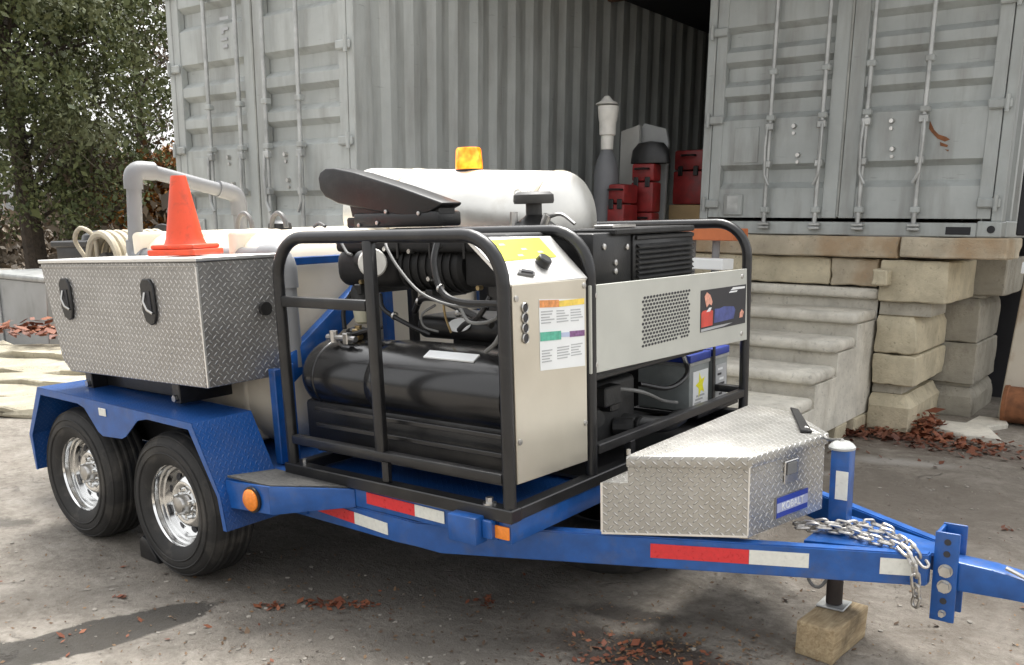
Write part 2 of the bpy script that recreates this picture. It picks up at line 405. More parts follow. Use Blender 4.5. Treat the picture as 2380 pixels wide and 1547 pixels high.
ORG = {}
def tag(o, label=None, cat=None, group=None, kind=None):
    if label: o['label'] = label
    if cat: o['category'] = cat
    if group: o['group'] = group
    if kind: o['kind'] = kind
    return o
def thing(name, label, cat, loc=(0, 0, 0), frame='W', group=None):
    o = bpy.data.objects.new(name, None); COL.objects.link(o); o.empty_display_size = .1
    o.matrix_world = FR[frame] @ Matrix.Translation(loc); ORG[o.name] = Vector(loc)
    return tag(o, label, cat, group)
def rebase(o):
    """move a single-mesh thing's origin to the foot of its mesh"""
    co = np.empty(len(o.data.vertices)*3); o.data.vertices.foreach_get('co', co); co = co.reshape(-1, 3)
    c = Vector(((co[:, 0].min()+co[:, 0].max())/2, (co[:, 1].min()+co[:, 1].max())/2, co[:, 2].min()))
    o.data.transform(Matrix.Translation(-c)); o.matrix_world = o.matrix_world @ Matrix.Translation(c); return o
def part_copy(src, parent, M):
    c = src.copy(); COL.objects.link(c); c.parent = parent; c.matrix_local = M; ORG[c.name] = ORG.get(parent.name, Vector()); return c
def fillet(pts, r, n=6):
    pts = [Vector(p) for p in pts]; res = [pts[0]]
    for i in range(1, len(pts)-1):
        a, b, c = pts[i-1], pts[i], pts[i+1]; u = (a-b).normalized(); v = (c-b).normalized()
        th = u.angle(v); d = min(r/math.tan(th/2), .49*(a-b).length, .49*(c-b).length)
        p, q = b+u*d, b+v*d
        for k in range(n+1):
            t = k/n; res.append((1-t)**2*p + 2*t*(1-t)*b + t*t*q if th > 2.6 else None)
            if res[-1] is None:
                rr = d*math.tan(th/2); ce = b+(u+v).normalized()*(rr/math.sin(th/2))
                e1, e2 = p-ce, q-ce; an = e1.angle(e2)
                res[-1] = ce+(math.sin((1-t)*an)*e1+math.sin(t*an)*e2)/math.sin(an)
    res.append(pts[-1]); return res
def curve(pts, n=8):
    """Catmull-Rom through points"""
    P = [Vector(p) for p in pts]; P = [P[0]*2-P[1]]+P+[P[-1]*2-P[-2]]; out_ = []
    for i in range(1, len(P)-2):
        for k in range(n):
            t = k/n
            out_.append(.5*((2*P[i])+(P[i+1]-P[i-1])*t+(2*P[i-1]-5*P[i]+4*P[i+1]-P[i+2])*t*t+(3*P[i]-P[i-1]-3*P[i+1]+P[i+2])*t**3))
    out_.append(P[-2]); return out_
def text_part(name, body, size, mat, parent, M, ext=.0008, align='CENTER', sx=1):
    cu = bpy.data.curves.new(name, 'FONT'); cu.body = body; cu.size = size; cu.extrude = ext; cu.align_x = align; cu.align_y = 'CENTER'
    tmp = bpy.data.objects.new(name+'_tmp', cu); COL.objects.link(tmp)
    dg = bpy.context.evaluated_depsgraph_get(); me = bpy.data.meshes.new_from_object(tmp.evaluated_get(dg))
    bpy.data.objects.remove(tmp); me.name = name; me.materials.clear(); me.materials.append(mat)
    org = ORG.get(parent.name, Vector())
    me.transform(Matrix.Translation(-org) @ M @ Matrix.Diagonal((sx, 1, 1, 1)))
    o = bpy.data.objects.new(name, me); COL.objects.link(o); o.parent = parent; ORG[o.name] = org; return o
def basis(x, z, o):
    x = Vector(x).normalized(); z = Vector(z).normalized(); y = z.cross(x)
    m = Matrix((x, y, z)).transposed().to_4x4(); m.translation = o; return m
def rough_block(x0, x1, y0, y1, z0, z1, bev, amp, name, mat, frame, label, cat, group, top_bev=None, cuts=6):
    b = MB(); b.box(x0, x1, y0, y1, z0, z1, min(bev, .010), 1)
    bmesh.ops.subdivide_edges(b.bm, edges=b.bm.edges[:], cuts=cuts, use_grid_fill=True)
    if top_bev:
        for v in b.bm.verts:
            k = max(0, (v.co.z-(z1-top_bev))/top_bev)
            if k > 0:
                v.co.y += max(0, y0+k*top_bev*.9-v.co.y); v.co.x -= max(0, v.co.x-(x1-k*top_bev*.8))
    cen = Vector(((x0+x1)/2, (y0+y1)/2, (z0+z1)/2)); hx, hy, hz = (x1-x0)/2, (y1-y0)/2, (z1-z0)/2
    for v in b.bm.verts:
        q = v.co-cen; near = sum((abs(q.x) > hx-.04, abs(q.y) > hy-.04, abs(q.z) > hz-.04))
        chip = max(0, mnoise.noise(v.co*9+Vector((5, 1, x0*7))))
        if near >= 2: v.co -= Vector((math.copysign(1, q.x)*(abs(q.x) > hx-.04), math.copysign(1, q.y)*(abs(q.y) > hy-.04), math.copysign(1, q.z)*(abs(q.z) > hz-.04)))*chip*amp*2.6
        v.co += Vector(mnoise.noise_vector(v.co*4))*amp*.55 + Vector(mnoise.noise_vector(v.co*22))*amp*.55
    o = b.build(name, mat, frame=frame, ang=28); tag(o, label, cat, group); return rebase(o)

# ================================================================== SETTING
g = MB(); g.face([(-160, -160, 0), (160, -160, 0), (160, 160, 0), (-160, 160, 0)])
ground = tag(g.build('ground', ground_mat()), kind='structure')

# ------------------------------------------------------------------ shipping containers
def corrug(p0, along, outv, height, length, pitch=.278, dep=.046, z0=0):
    """vertical corrugated sheet starting at p0 running along 'along'"""
    p0, along, outv = Vector(p0), Vector(along), Vector(outv); pr = []; t = 0
    while t < length-.01:
        for dt, d in ((0, 0), (.072, 0), (.118, -dep), (.212, -dep)):
            if t+dt <= length: pr.append((t+dt, d))
        t += pitch
    pr.append((length, 0)); b = MB(); rows = []
    nz = 5
    for k in range(nz+1):
        zz = z0+height*k/nz
        rows.append([b.bm.verts.new(p0+along*t+outv*(d+.006*mnoise.noise(Vector((t*.9, zz*1.1, p0.x))))+Vector((0, 0, zz))) for t, d in pr])
    for A, B in zip(rows, rows[1:]):
        for i in range(len(pr)-1): b.bm.faces.new((A[i], A[i+1], B[i+1], B[i]))
    return b
TOPS = (.575, 1.14, 1.413, 1.69, 2.17)
def door_depth_profile(zlo, zhi):
    pr = [(zlo, 0)]
    for t in TOPS:
        pr += [(t-.20, 0), (t-.135, .080), (t-.055, .080), (t, 0)]
    pr.append((zhi, 0)); return pr
W_, H_, L_ = 2.44, 2.59, 12.19
def make_container(frame, z, label, mat, rust, H=0.0):
    t = thing('shipping_container', label, 'container', (0, 0, z), frame)
    def P(*a): return (a[0], a[1], a[2]+z)
    def bx(b, x0, x1, y0, y1, z0, z1, bev=.006): return b.box(x0, x1, y0, y1, z0+z, z1+z, bev)
    for x0, x1 in ((0, .075), (2.365, 2.44)):
        b = MB(); bx(b, x0, x1, 0, .13, .118, 2.47+H); post = b.build('corner_post', mat, t)
    for x0, x1 in ((0, .16), (2.28, 2.44)):
        for z0, z1 in ((0, .118), (2.472+H, 2.59+H)):
            b = MB(); bx(b, x0-.004, x1+.004, -.008, .17, z0, z1, .008); cc = b.build('corner_casting', mat, t)
            xm = (x0+x1)/2; h = MB()
            h.lathe([(0, 0), (.028, 0), (.028, .004), (0, .004)], P(xm+.015, -.0125, (z0+z1)/2), (0, 1, 0), 16); ho = h.build('casting_hole', DARKWALL, cc)
    b = MB(); bx(b, .165, 2.275, 0, .12, 0, .105); sill = b.build('door_sill', mat, t)
    b = MB(); bx(b, 2.06, 2.235, -.004, .02, .018, .075, 0); b.build('forklift_slot', DARKWALL, sill)
    b = MB(); bx(b, .165, 2.275, 0, .12, 2.475+H, 2.59+H); b.build('door_header', mat, t)
    b = corrug((2.425, .13, z), (0, 1, 0), (1, 0, 0), 2.34+H, L_-.13, z0=.125); b.build('side_wall', mat, t, ang=20)
    b = corrug((.015, .13, z), (0, 1, 0), (-1, 0, 0), 2.34+H, L_-.13, z0=.125); b.build('side_wall', mat, t, ang=20)
    b = MB(); bx(b, 2.40, 2.445, .172, L_, 0, .122); b.build('bottom_rail', mat, t)
    b = MB(); bx(b, -.005, .04, .172, L_, 0, .122); b.build('bottom_rail', mat, t)
    b = MB(); bx(b, 2.40, 2.445, .172, L_, 2.468+H, 2.588+H); b.build('top_rail', mat, t)
    b = MB(); bx(b, -.005, .04, .172, L_, 2.468+H, 2.588+H); b.build('top_rail', mat, t)
    b = MB(); bx(b, .045, 2.395, .125, L_-.01, 2.53+H, 2.57+H); b.build('roof', mat, t)
    b = MB(); bx(b, .045, 2.395, L_-.05, L_, .0, 2.525+H); b.build('end_wall', mat, t)
    b = MB(); bx(b, .045, 2.395, .125, L_-.055, .02, .11); b.build('floor', WOODBROWN, t)
    # --- doors
    for k, (x0, x1) in enumerate(((.082, 1.212), (1.232, 2.358))):
        zlo, zhi = .135, 2.455+H
        inner = .095; other = .12
        xa, xb = (x0+inner, x1-other) if k == 0 else (x0+other, x1-inner)
        b = MB(); pr = door_depth_profile(zlo+.001, zhi-.001); nx = 10
        rows = [[b.bm.verts.new(P(xa+(xb-xa)*i/nx, .012+d+.004*mnoise.noise(Vector((xa+i*.3, zz*2, z))), zz)) for i in range(nx+1)] for zz, d in pr]
        for A, B in zip(rows, rows[1:]):
            for i in range(nx): b.bm.faces.new((A[i], A[i+1], B[i+1], B[i]))
        bx(b, x0, xa, .002, .07, zlo, zhi, .004); bx(b, xb, x1, .002, .07, zlo, zhi, .004)
        bx(b, x0+.02, x1-.02, .075, .085, zlo, zhi, 0)
        d = b.build('door', mat, t, ang=20, fix=False)
        bmd = bmesh.new(); bmd.from_mesh(d.data); bmesh.ops.recalc_face_normals(bmd, faces=bmd.faces[:]); bmd.to_mesh(d.data); bmd.free()
        b = MB(); xs = x1+.002 if k == 0 else x0-.010
        bx(b, xs, xs+.008, -.004, .05, zlo+.01, zhi-.01, 0); b.build('door_seal', CONT_D, d)
        for zh in (.25, .95, 1.66, 2.30):
            b = MB(); hx = (x0-.06, x0+.10) if k == 0 else (x1-.10, x1+.06)
            bx(b, hx[0], hx[1], -.030, -.001, zh-.035, zh+.035, .010)
            px = x0-.03 if k == 0 else x1+.03
            b.cyl(P(px, -.038, zh-.06), P(px, -.038, zh+.06), .016, seg=10); b.build('hinge', mat, d)
        rods = (.62, 1.055) if k == 0 else (1.405, 1.83)
        for rx in rods:
            b = MB(); b.cyl(P(rx, -.040, .09), P(rx, -.040, 2.50+H), .0185, seg=12)
            for zc in (.055, .085): bx(b, rx-.045, rx+.045, -.062, -.010, zc-.012, zc+.012, .005)
            bx(b, rx-.04, rx+.04, -.06, -.008, 2.50+H, 2.54+H, .005)
            b.build('lock_rod', GALV, d)
            for zc in (.20, .94, 1.30, 2.2):
                b = MB(); bx(b, rx-.034, rx+.034, -.062, .0, zc-.024, zc+.024, .008); b.build('rod_bracket', mat, d)
        hz = .70
        for rx, s in ((rods[0], 1), (rods[1], -1 if k == 0 else -1)):
            b = MB(); b.tube(fillet([P(rx-.012*s, -.066, hz+.17), P(rx-.018*s, -.075, hz), P(rx-.01*s, -.07, hz-.22), P(rx+.03*s, -.066, hz-.30)], .05, 4), .0135, 8)
            bx(b, rx-.035, rx+.035, -.07, -.02, hz+.14, hz+.20, .008)
            bx(b, rx-.03, rx+.03, -.072, -.01, hz-.16, hz-.10, .008)
            b.build('lock_handle', GALV, d)
        for bxx, bz in (((.81, .87), (.86, .64)) if k == 0 else ((1.585, .87), (1.61, .66))):
            b = MB(); b.cyl(P(bxx, .012, bz), P(bxx, -.018, bz), .022, .016, 10); b.cyl(P(bxx, -.006, bz-.055), P(bxx, .01, bz-.055), .014, seg=8); b.build('bolt', STEEL, d)
        if k == 0:
            b = MB(); bx(b, .29, .51, .004, .011, .59, .88, .003); b.build('marking_plate', mat, d)
            b = MB(); bx(b, .225, .40, -.006, .010, .155, .335, .012); v = b.build('vent_cover', mat, d)
            b = MB(); bx(b, .262, .362, -.009, -.0065, .175, .315, .001); b.build('vent_plate', GALV, v)
        elif rust:
            for ptsr in ([(1.862, .86), (1.90, .79), (1.935, .755), (1.99, .735), (2.02, .715), (1.985, .70), (1.93, .725), (1.885, .77), (1.862, .80)],
                         [(1.95, .70), (2.01, .675), (2.005, .66), (1.955, .672)], [(1.99, .645), (2.02, .64), (2.015, .628)]):
                b = MB(); b.face([P(x, .0085, q) for x, q in ptsr]); rp = b.build('rust_patch', RUST, d, fix=False)
    return t
contL = make_container('L', 1.28, 'grey shipping container at the left, between the trees and the open shed bay', CONT, False, .31)
contR = make_container('R', 1.544, 'grey shipping container at the right, rusty scrape on its door, above concrete blocks', CONT2, True)
# faded stencil marks on the left container's door (not legible in the photograph)
bld = [c for c in contL.children if c.name.startswith('door') and not c.name.startswith('door_')][0]
for i, (x0, x1, za, zb) in enumerate(((.79, .915, 3.285, 3.31), (.80, .90, 3.20, 3.225), (.80, .84, 3.175, 3.20), (.79, .88, 3.12, 3.14), (.81, .88, 3.06, 3.085))):
    b = MB(); b.box(x0, x1, .0015, .0055, za, zb, 0); b.build('stencil_mark', GREYINK, bld)

# ------------------------------------------------------------------ bay between the containers
b = MB(); b.box(2.47, 4.15, 1.55, 11.75, .9, 1.28, .01); tag(b.build('bay_floor', WOODBROWN, frame='L'), kind='structure')
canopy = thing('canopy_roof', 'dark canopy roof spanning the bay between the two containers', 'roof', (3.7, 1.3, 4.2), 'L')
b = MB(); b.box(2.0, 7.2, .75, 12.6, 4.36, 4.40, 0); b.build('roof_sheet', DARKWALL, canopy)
b = MB(); b.box(2.46, 4.2, 3.0, 6.7, 3.97, 4.0, 0); b.build('added_dark_ceiling', DARKWALL, canopy)  # lower sheet added to darken the deep end of the bay
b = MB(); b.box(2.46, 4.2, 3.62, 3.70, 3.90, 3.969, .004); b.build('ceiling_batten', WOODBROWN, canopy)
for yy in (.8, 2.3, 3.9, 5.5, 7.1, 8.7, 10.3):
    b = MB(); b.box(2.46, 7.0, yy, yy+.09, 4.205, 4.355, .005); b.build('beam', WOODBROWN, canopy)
b = MB(); b.box(2.47, 4.22, 6.6, 6.7, 1.285, 3.965, 0); rebase(tag(b.build('light_stop_wall', DARKWALL, frame='L'), 'added dark wall keeping light out at the rear of the shed bay', 'wall'))  # added dark sheet, blocks and absorbs light at the bay's rear
yb = 2.55   # items stand in the mouth of the bay, container frame L
def bayitem(o, *a): return tag(o, *a)
# tall grey gas cylinder with white cap
gz = 1.28
cyl = thing('gas_cylinder', 'tall grey gas cylinder with a white valve cap, in the mouth of the shed bay', 'gas cylinder', (3.325, 2.30, gz), 'L')
b = MB(); b.lathe([(0, .062), (.112, .062), (.115, .08), (.115, .83), (.108, .90), (.085, .985), (.055, 1.04), (.050, 1.06)], (3.325, 2.30, gz-.06), (0, 0, 1), 24); b.build('body', BOTTLE, cyl)
b = MB(); b.lathe([(.050, 1.06), (.056, 1.065), (.058, 1.18), (.075, 1.19), (.078, 1.30), (.085, 1.32), (.095, 1.40), (.095, 1.44), (.055, 1.45)], (3.325, 2.30, gz-.06), (0, 0, 1), 20); b.build('valve_guard', POLY, cyl)
b = MB(); b.lathe([(0, 1.455), (.112, 1.458), (.10, 1.472), (.06, 1.49), (.025, 1.53), (0, 1.535)], (3.31, 2.30, gz-.06), (0, 0, 1), 12, sy=.8)
b.build('cap', POLY, cyl)
b = MB(); b.prism([(3.27, 2.62, gz), (3.47, 2.62, gz), (3.475, 2.62, 2.52), (3.28, 2.62, 2.47)], (0, .03, 0)); rebase(tag(b.build('white_board', pm('pale_board', (.42, .42, .40), .6, var=.08), frame='L'), 'narrow pale board leaning beside the grey gas cylinder', 'board'))
b = MB(); b.prism([(3.45, 2.70, gz), (3.72, 2.70, gz), (3.74, 2.70, 2.36), (3.71, 2.70, 2.48), (3.48, 2.70, 2.54), (3.455, 2.70, 2.50)], (0, .03, 0)); rebase(tag(b.build('grey_board', pm('dim_board', (.30, .31, .31), .6, var=.08), frame='L'), 'wide grey board with a rounded corner behind the red tool cases', 'board'))
def toolcase(x0, x1, y0, y1, z0, z1, label, ribs=True, mat=REDB):
    t = thing('tool_case', label, 'tool case', ((x0+x1)/2, (y0+y1)/2, z0), 'L', 'tool cases in the shed bay')
    b = MB(); b.box(x0, x1, y0, y1, z0, z0+(z1-z0)*.62, .02, 2); b.build('case_body', mat, t)
    b = MB(); b.box(x0+.004, x1-.004, y0+.004, y1-.004, z0+(z1-z0)*.635, z1, .02, 2); b.build('case_lid', mat, t)
    for f in (.25, .75):
        xm = x0+(x1-x0)*f; zm = z0+(z1-z0)*.63; b = MB(); b.box(xm-.025, xm+.025, y0-.014, y0+.001, zm-.05, zm+.04, .005); b.build('latch', BLACKP, t)
    b = MB(); b.tube(fillet([((x0+x1)/2-.07, y0-.003, z1-.05), ((x0+x1)/2-.06, y0-.04, z1-.05), ((x0+x1)/2+.06, y0-.04, z1-.05), ((x0+x1)/2+.07, y0-.003, z1-.05)], .02, 3), .010, 6); b.build('handle', BLACKP, t)
    return t
toolcase(3.44, 3.62, 2.14, 2.4, 1.50, 1.965, 'small red tool case lowest at the front of the pile in the bay')
toolcase(3.44, 3.62, 2.14, 2.4, 1.282, 1.498, 'flat red tool case under the small red case in the bay')
toolcase(3.50, 3.74, 2.45, 2.61, 1.282, 1.72, 'red tool case at the bottom of the taller stack in the bay')
toolcase(3.50, 3.74, 2.45, 2.61, 1.722, 2.16, 'red tool case under the black domed lid in the bay')
b = MB(); b.lathe([(.20, 0), (.20, .03), (.185, .12), (.13, .18), (0, .20)], (3.65, 2.54, 2.163), (0, 0, 1), 20, sy=.5); rebase(tag(b.build('domed_lid', BLACKP, frame='L'), 'black domed lid on top of the red tool cases', 'lid'))
toolcase(3.70, 4.02, 2.9, 3.3, 1.80, 2.30, 'dim red tool case on the tan carton deep in the bay')
b = MB(); b.box(3.68, 4.04, 2.88, 3.3, 1.282, 1.797, .006); rebase(tag(b.build('carton', TAN, frame='L'), 'tan carton under the dim red tool case in the bay', 'carton'))
# low bench seen through the rack: orange board on a grey leg above a white block
bt = thing('orange_bench', 'small bench with an orange top on grey legs behind the black pressure washer rack', 'bench', (.48, 4.25, 0), 'W')
b = MB(); b.box(.24, .74, 4.15, 4.42, 1.50, 1.59, .006); b.build('bench_top', pm('orange_board', (.55, .16, .055), .6, var=.15), bt)
for x, y in ((.55, 4.28), (.30, 4.38)):
    b = MB(); b.cyl((x, y, 0), (x, y, 1.498), .03, seg=12); b.build('leg', PVC, bt)
b = MB(); b.box(.30, .72, 4.05, 4.24, 1.29, 1.37, .006); b.build('shelf', PAPER, bt)

# ------------------------------------------------------------------ concrete blocks
G1 = 'concrete blocks of the wall under the right container'
rough_block(-.60, .485, .0, .6, 1.372, 1.538, .012, .006, 'cap_slab', CONC_C, 'R', 'tan cap slab under the right container, at the edge of the shed bay', 'concrete slab', G1)
rough_block(.495, 1.752, -.08, .5, 1.372, 1.537, .014, .006, 'cap_slab', CONC_C, 'R', 'long tan cap slab under the middle of the right container', 'concrete slab', G1)
rough_block(1.772, 2.52, -.12, .5, 1.385, 1.54, .012, .008, 'cap_slab', CONC_C, 'R', 'thick rounded cap slab under the right end of the container', 'concrete slab', G1)
rough_block(-.62, .44, .03, .7, 1.142, 1.368, .012, .005, 'wall_block', CONC_A, 'R', 'tan wall block left of the steps, under the cap slabs', 'concrete block', G1)
rough_block(.45, 1.205, .0, .7, 1.142, 1.366, .012, .006, 'wall_block', CONC_A, 'R', 'stained tan wall block just above the left part of the concrete steps', 'concrete block', G1)
rough_block(1.216, 1.60, -.01, .7, 1.142, 1.364, .016, .007, 'wall_block', CONC_C, 'R', 'orange stained wall block above the right end of the steps', 'concrete block', G1)
rough_block(1.60, 1.72, -.21, -.066, 1.165, 1.29, .03, .008, 'wall_block', CONC_A, 'R', 'small broken block stub beside the top of the steps', 'concrete block', G1)
rough_block(-.62, 1.58, .08, .8, .0, 1.138, .02, .006, 'wall_block', CONC_B, 'R', 'large grey wall block behind the concrete steps', 'concrete block', G1)
G2 = 'stacked concrete blocks right of the steps'
rough_block(1.622, 2.13, -.06, .95, 1.035, 1.358, .012, .008, 'barrier_block', CONC_A, 'R', 'topmost tan block of the front stack right of the steps', 'concrete block', G2)
rough_block(1.622, 1.945, -.04, .95, .625, .924, .012, .008, 'barrier_block', CONC_A, 'R', 'tan block second from the top of the front stack right of the steps', 'concrete block', G2, top_bev=.07)
rough_block(1.625, 2.02, .0, .5, .926, 1.033, .004, .003, 'spacer_slab', CONC_B, 'R', 'dark recessed spacer between the two upper blocks of the front stack', 'concrete slab', G2, cuts=1)
rough_block(1.622, 1.96, -.05, .95, .37, .615, .010, .008, 'barrier_block', CONC_A, 'R', 'tan block third from the top of the front stack', 'concrete block', G2)
rough_block(1.625, 1.86, .02, .5, .291, .368, .004, .003, 'spacer_slab', CONC_B, 'R', 'dark recessed spacer above the lowest block of the front stack', 'concrete slab', G2, cuts=1)
rough_block(1.622, 1.955, -.06, .95, -.02, .289, .012, .008, 'barrier_block', CONC_A, 'R', 'lowest tan block of the front stack, standing in red leaves', 'concrete block', G2, top_bev=.09)
G3 = 'grey concrete blocks at the wall end'
rough_block(1.70, 2.36, .97, 1.9, 1.055, 1.368, .010, .006, 'barrier_block', CONC_B, 'R', 'topmost grey block of the rear stack by the dark gap', 'concrete block', G3)
rough_block(1.72, 2.22, 1.02, 1.8, 1.026, 1.053, .004, .003, 'spacer_slab', CONC_B, 'R', 'dark slot spacer below the topmost grey block of the rear stack', 'concrete slab', G3, cuts=1)
rough_block(1.70, 2.20, .97, 1.9, .645, 1.023, .010, .006, 'barrier_block', CONC_B, 'R', 'grey block second from the top of the rear stack', 'concrete block', G3, top_bev=.05)
rough_block(1.70, 2.21, .97, 1.9, .28, .642, .010, .006, 'barrier_block', CONC_B, 'R', 'grey block third from the top of the rear stack', 'concrete block', G3)
rough_block(1.72, 2.18, 1.02, 1.8, .25, .279, .004, .003, 'spacer_slab', CONC_B, 'R', 'dark slot spacer above the lowest grey block of the rear stack', 'concrete slab', G3, cuts=1)
rough_block(1.70, 2.22, .96, 1.9, -.02, .248, .010, .007, 'barrier_block', CONC_B, 'R', 'lowest grey block of the rear stack behind the flat slab', 'concrete block', G3, top_bev=.07)
fs = MB(); fs.prism([(1.84, 5.70, -.02), (1.82, 5.88, -.02), (2.10, 5.90, -.02), (2.13, 6.28, -.02), (2.33, 6.30, -.02), (2.39, 6.08, -.02), (2.29, 5.85, -.02), (2.46, 5.42, -.02), (2.2, 5.42, -.02), (1.93, 5.56, -.02)], (0, 0, .06), .008)
rebase(tag(fs.build('broken_slab', CONC_P, rough=.012), 'flat broken concrete slab on the ground in front of the grey blocks', 'concrete slab'))
GL = 'blocks under the left container'
for i, (x0, x1, nm) in enumerate(((-.02, 1.2, 'left'), (1.215, 2.46, 'right'))):
    rough_block(x0, x1, .05, 1.0, .645, 1.277, .02, .006, 'wall_block', CONC_B, 'L', 'upper grey block carrying the %s front corner of the left container' % nm, 'concrete block', GL)
    rough_block(x0, x1, .0, 1.0, -.02, .642, .02, .006, 'wall_block', CONC_B, 'L', 'lower grey block at the foot of the left container, %s side' % nm, 'concrete block', GL)

# precast concrete steps
st = thing('concrete_steps', 'pale precast concrete steps with rounded nosings beside the block stacks', 'steps', (.9, -1.0, .12), 'R')
nose = [(-.02, 1.128), (-.50, .965), (-.92, .785), (-1.36, .605), (-1.80, .43), (-2.22, .265)]
prof = [(.06, .12), (.06, 1.05)]
for i, (y, z) in enumerate(nose):
    prof.append((y+.065, z-.09))
    zn = (nose[i+1][1]-.09) if i+1 < len(nose) else .12
    prof.append((y+.065+.012, zn))
b = MB(); b.prism([(.25, y, z) for y, z in prof], (1.35, 0, 0), .004); b.build('stringer', CONC_P, st)
for i, (y, z) in enumerate(nose):
    yb_ = (nose[i-1][0]+.03) if i else .055
    b = MB(); b.box(.24, 1.615 if i == 0 else 1.606, y, yb_, z-.088, z, .034, 4); b.build('tread', CONC_P, st)
for i, (x, y, nm) in enumerate(((1.50, -.62, 'nearest the trailer'), (1.52, -.22, 'in the middle'), (1.52, .02, 'nearest the wall'))):
    rough_block(x-.10, x+.10, y-.13, y+.13, -.01, .118, .02, .008, 'support_stone', CONC_A, 'R', 'rough stone propping up the concrete steps, ' + nm, 'stone', 'stones under the steps', cuts=2)

# right edge: pale rusted panel, rusty drum, added dark backings
pn = MB(); pn.prism([(2.235, 6.5, 0), (2.75, 6.5, 0), (2.95, 6.5, 1.75), (2.335, 6.5, 1.75)], (0, .06, 0), .01)
rebase(tag(pn.build('steel_panel', RUSTY_CREAM), 'pale rust-streaked steel panel leaning at the right edge of the yard', 'panel'))
dr = MB(); dr.lathe([(0, 0), (.16, 0), (.165, .03), (.155, .04), (.155, .30), (.165, .31), (.165, .35), (.155, .36), (.155, .62), (.16, .65), (0, .65)], (2.30, 6.30, .165), (1, .05, 0), 20)
rebase(tag(dr.build('rusty_drum', RUST), 'rusty brown drum lying on its side at the foot of the pale panel', 'drum'))
dwl = MB(); dwl.box(1.2, 4.5, 7.6, 7.7, 0, 1.53, 0); rebase(tag(dwl.build('dark_backing', DARKWALL), 'added dark backing closing the gap behind the grey blocks under the raised container', 'wall'))  # added dark panel, turns the bright gap behind the blocks dark
tp_ = MB(); tp_.box(2.345, 3.2, 5.62, 5.68, 1.56, 4.6, .01); rebase(tag(tp_.build('dark_backdrop', DARKWALL), 'dark tarp hanging beside the right side of the raised container', 'backdrop'))  # dark panel added so the strip at the right edge is dark
ws = MB(); ws.box(2.45, 2.54, 5.38, 5.46, 1.285, 1.37, .012, 2); rebase(tag(ws.build('white_rag', PAPER, rough=.01), 'small white rag stuck at the end of the cap slab', 'rag'))

# ------------------------------------------------------------------ left background
bn = thing('metal_bin', 'pale galvanised metal bin at the left edge behind the trailer', 'bin', (-8.05, 3.1, 0), 'W')
BINM = pm('galvanised_bin', (.40, .415, .42), .38, metal=.6, var=.12, scale=3, bump=.15, dirt=(.11, .11, .10), dirt_amt=.7, dirt_scale=1.2)
b = MB(); b.prism([(-9.2, 3.0, .02), (-7.45, 3.0, .02), (-7.38, 3.0, .86), (-9.2, 3.0, .86)], (0, 1.3, 0), .01); b.build('bin_body', BINM, bn)
b = MB(); b.box(-9.22, -7.34, 2.96, 4.32, .862, .93, .02, 2); b.build('bin_rim', GALV, bn)
b = MB(); b.box(-8.66, -8.60, 2.975, 2.998, .05, .85, .004); b.build('bin_rib', GALV, bn)
sG = 'pale slabs stacked left of the trailer'
for i, (x, y, sx, sy, z0, z1, rot, lab) in enumerate((
    (-4.25, 1.45, 1.7, .80, -.03, .055, .05, 'lowest pale slab nearest the rear fender'), (-4.75, 1.62, 1.9, .75, .0, .10, .22, 'second pale slab up in the pile left of the trailer'),
    (-5.0, 1.95, 1.6, .80, .06, .15, -.05, 'third pale slab up in the pile left of the trailer'), (-5.55, 2.0, 1.9, .75, .10, .21, .18, 'fourth pale slab up in the pile left of the trailer'),
    (-6.0, 2.3, 1.7, .7, .15, .27, .0, 'top pale slab of the pile, below the grey bin'))):
    o = rough_block(-sx/2, sx/2, -sy/2, sy/2, 0, z1-z0, .03, .035, 'stone_slab', TIMBER_P, 'W', lab, 'stone slab', sG)
    o.matrix_world = Matrix.Translation((x, y, z0)) @ Matrix.Rotation(.45+rot, 4, 'Z') @ Matrix.Rotation(rot*.25, 4, 'X')

def leaves_mesh(name, mat, centers, size, flat=False, asp=1.7):
    n = len(centers); c = np.asarray(centers, float)
    if flat:
        yaw = rng.uniform(0, 2*PI, n); tilt = rng.normal(0, .35, n)
        a = np.stack([np.cos(yaw), np.sin(yaw), tilt], -1); bb = np.stack([-np.sin(yaw), np.cos(yaw), rng.normal(0, .35, n)], -1)
    else:
        a = rng.normal(size=(n, 3)); a[:, 2] -= .5; a /= np.linalg.norm(a, axis=1)[:, None]; bb = np.cross(a, rng.normal(size=(n, 3))); bb /= np.linalg.norm(bb, axis=1)[:, None]
    s = size*(.6+rng.gamma(2.0, .22, n))[:, None]
    V = np.stack([c-a*s, c+bb*s/asp, c+a*s, c-bb*s/asp], 1).reshape(-1, 3)
    me = bpy.data.meshes.new(name); me.vertices.add(4*n); me.vertices.foreach_set('co', V.ravel())
    me.loops.add(4*n); me.loops.foreach_set('vertex_index', np.arange(4*n, dtype=np.int32))
    me.polygons.add(n); me.polygons.foreach_set('loop_start', np.arange(0, 4*n, 4, dtype=np.int32)); me.polygons.foreach_set('loop_total', np.full(n, 4, np.int32))
    me.update(calc_edges=True); me.validate(); me.materials.append(mat); return me
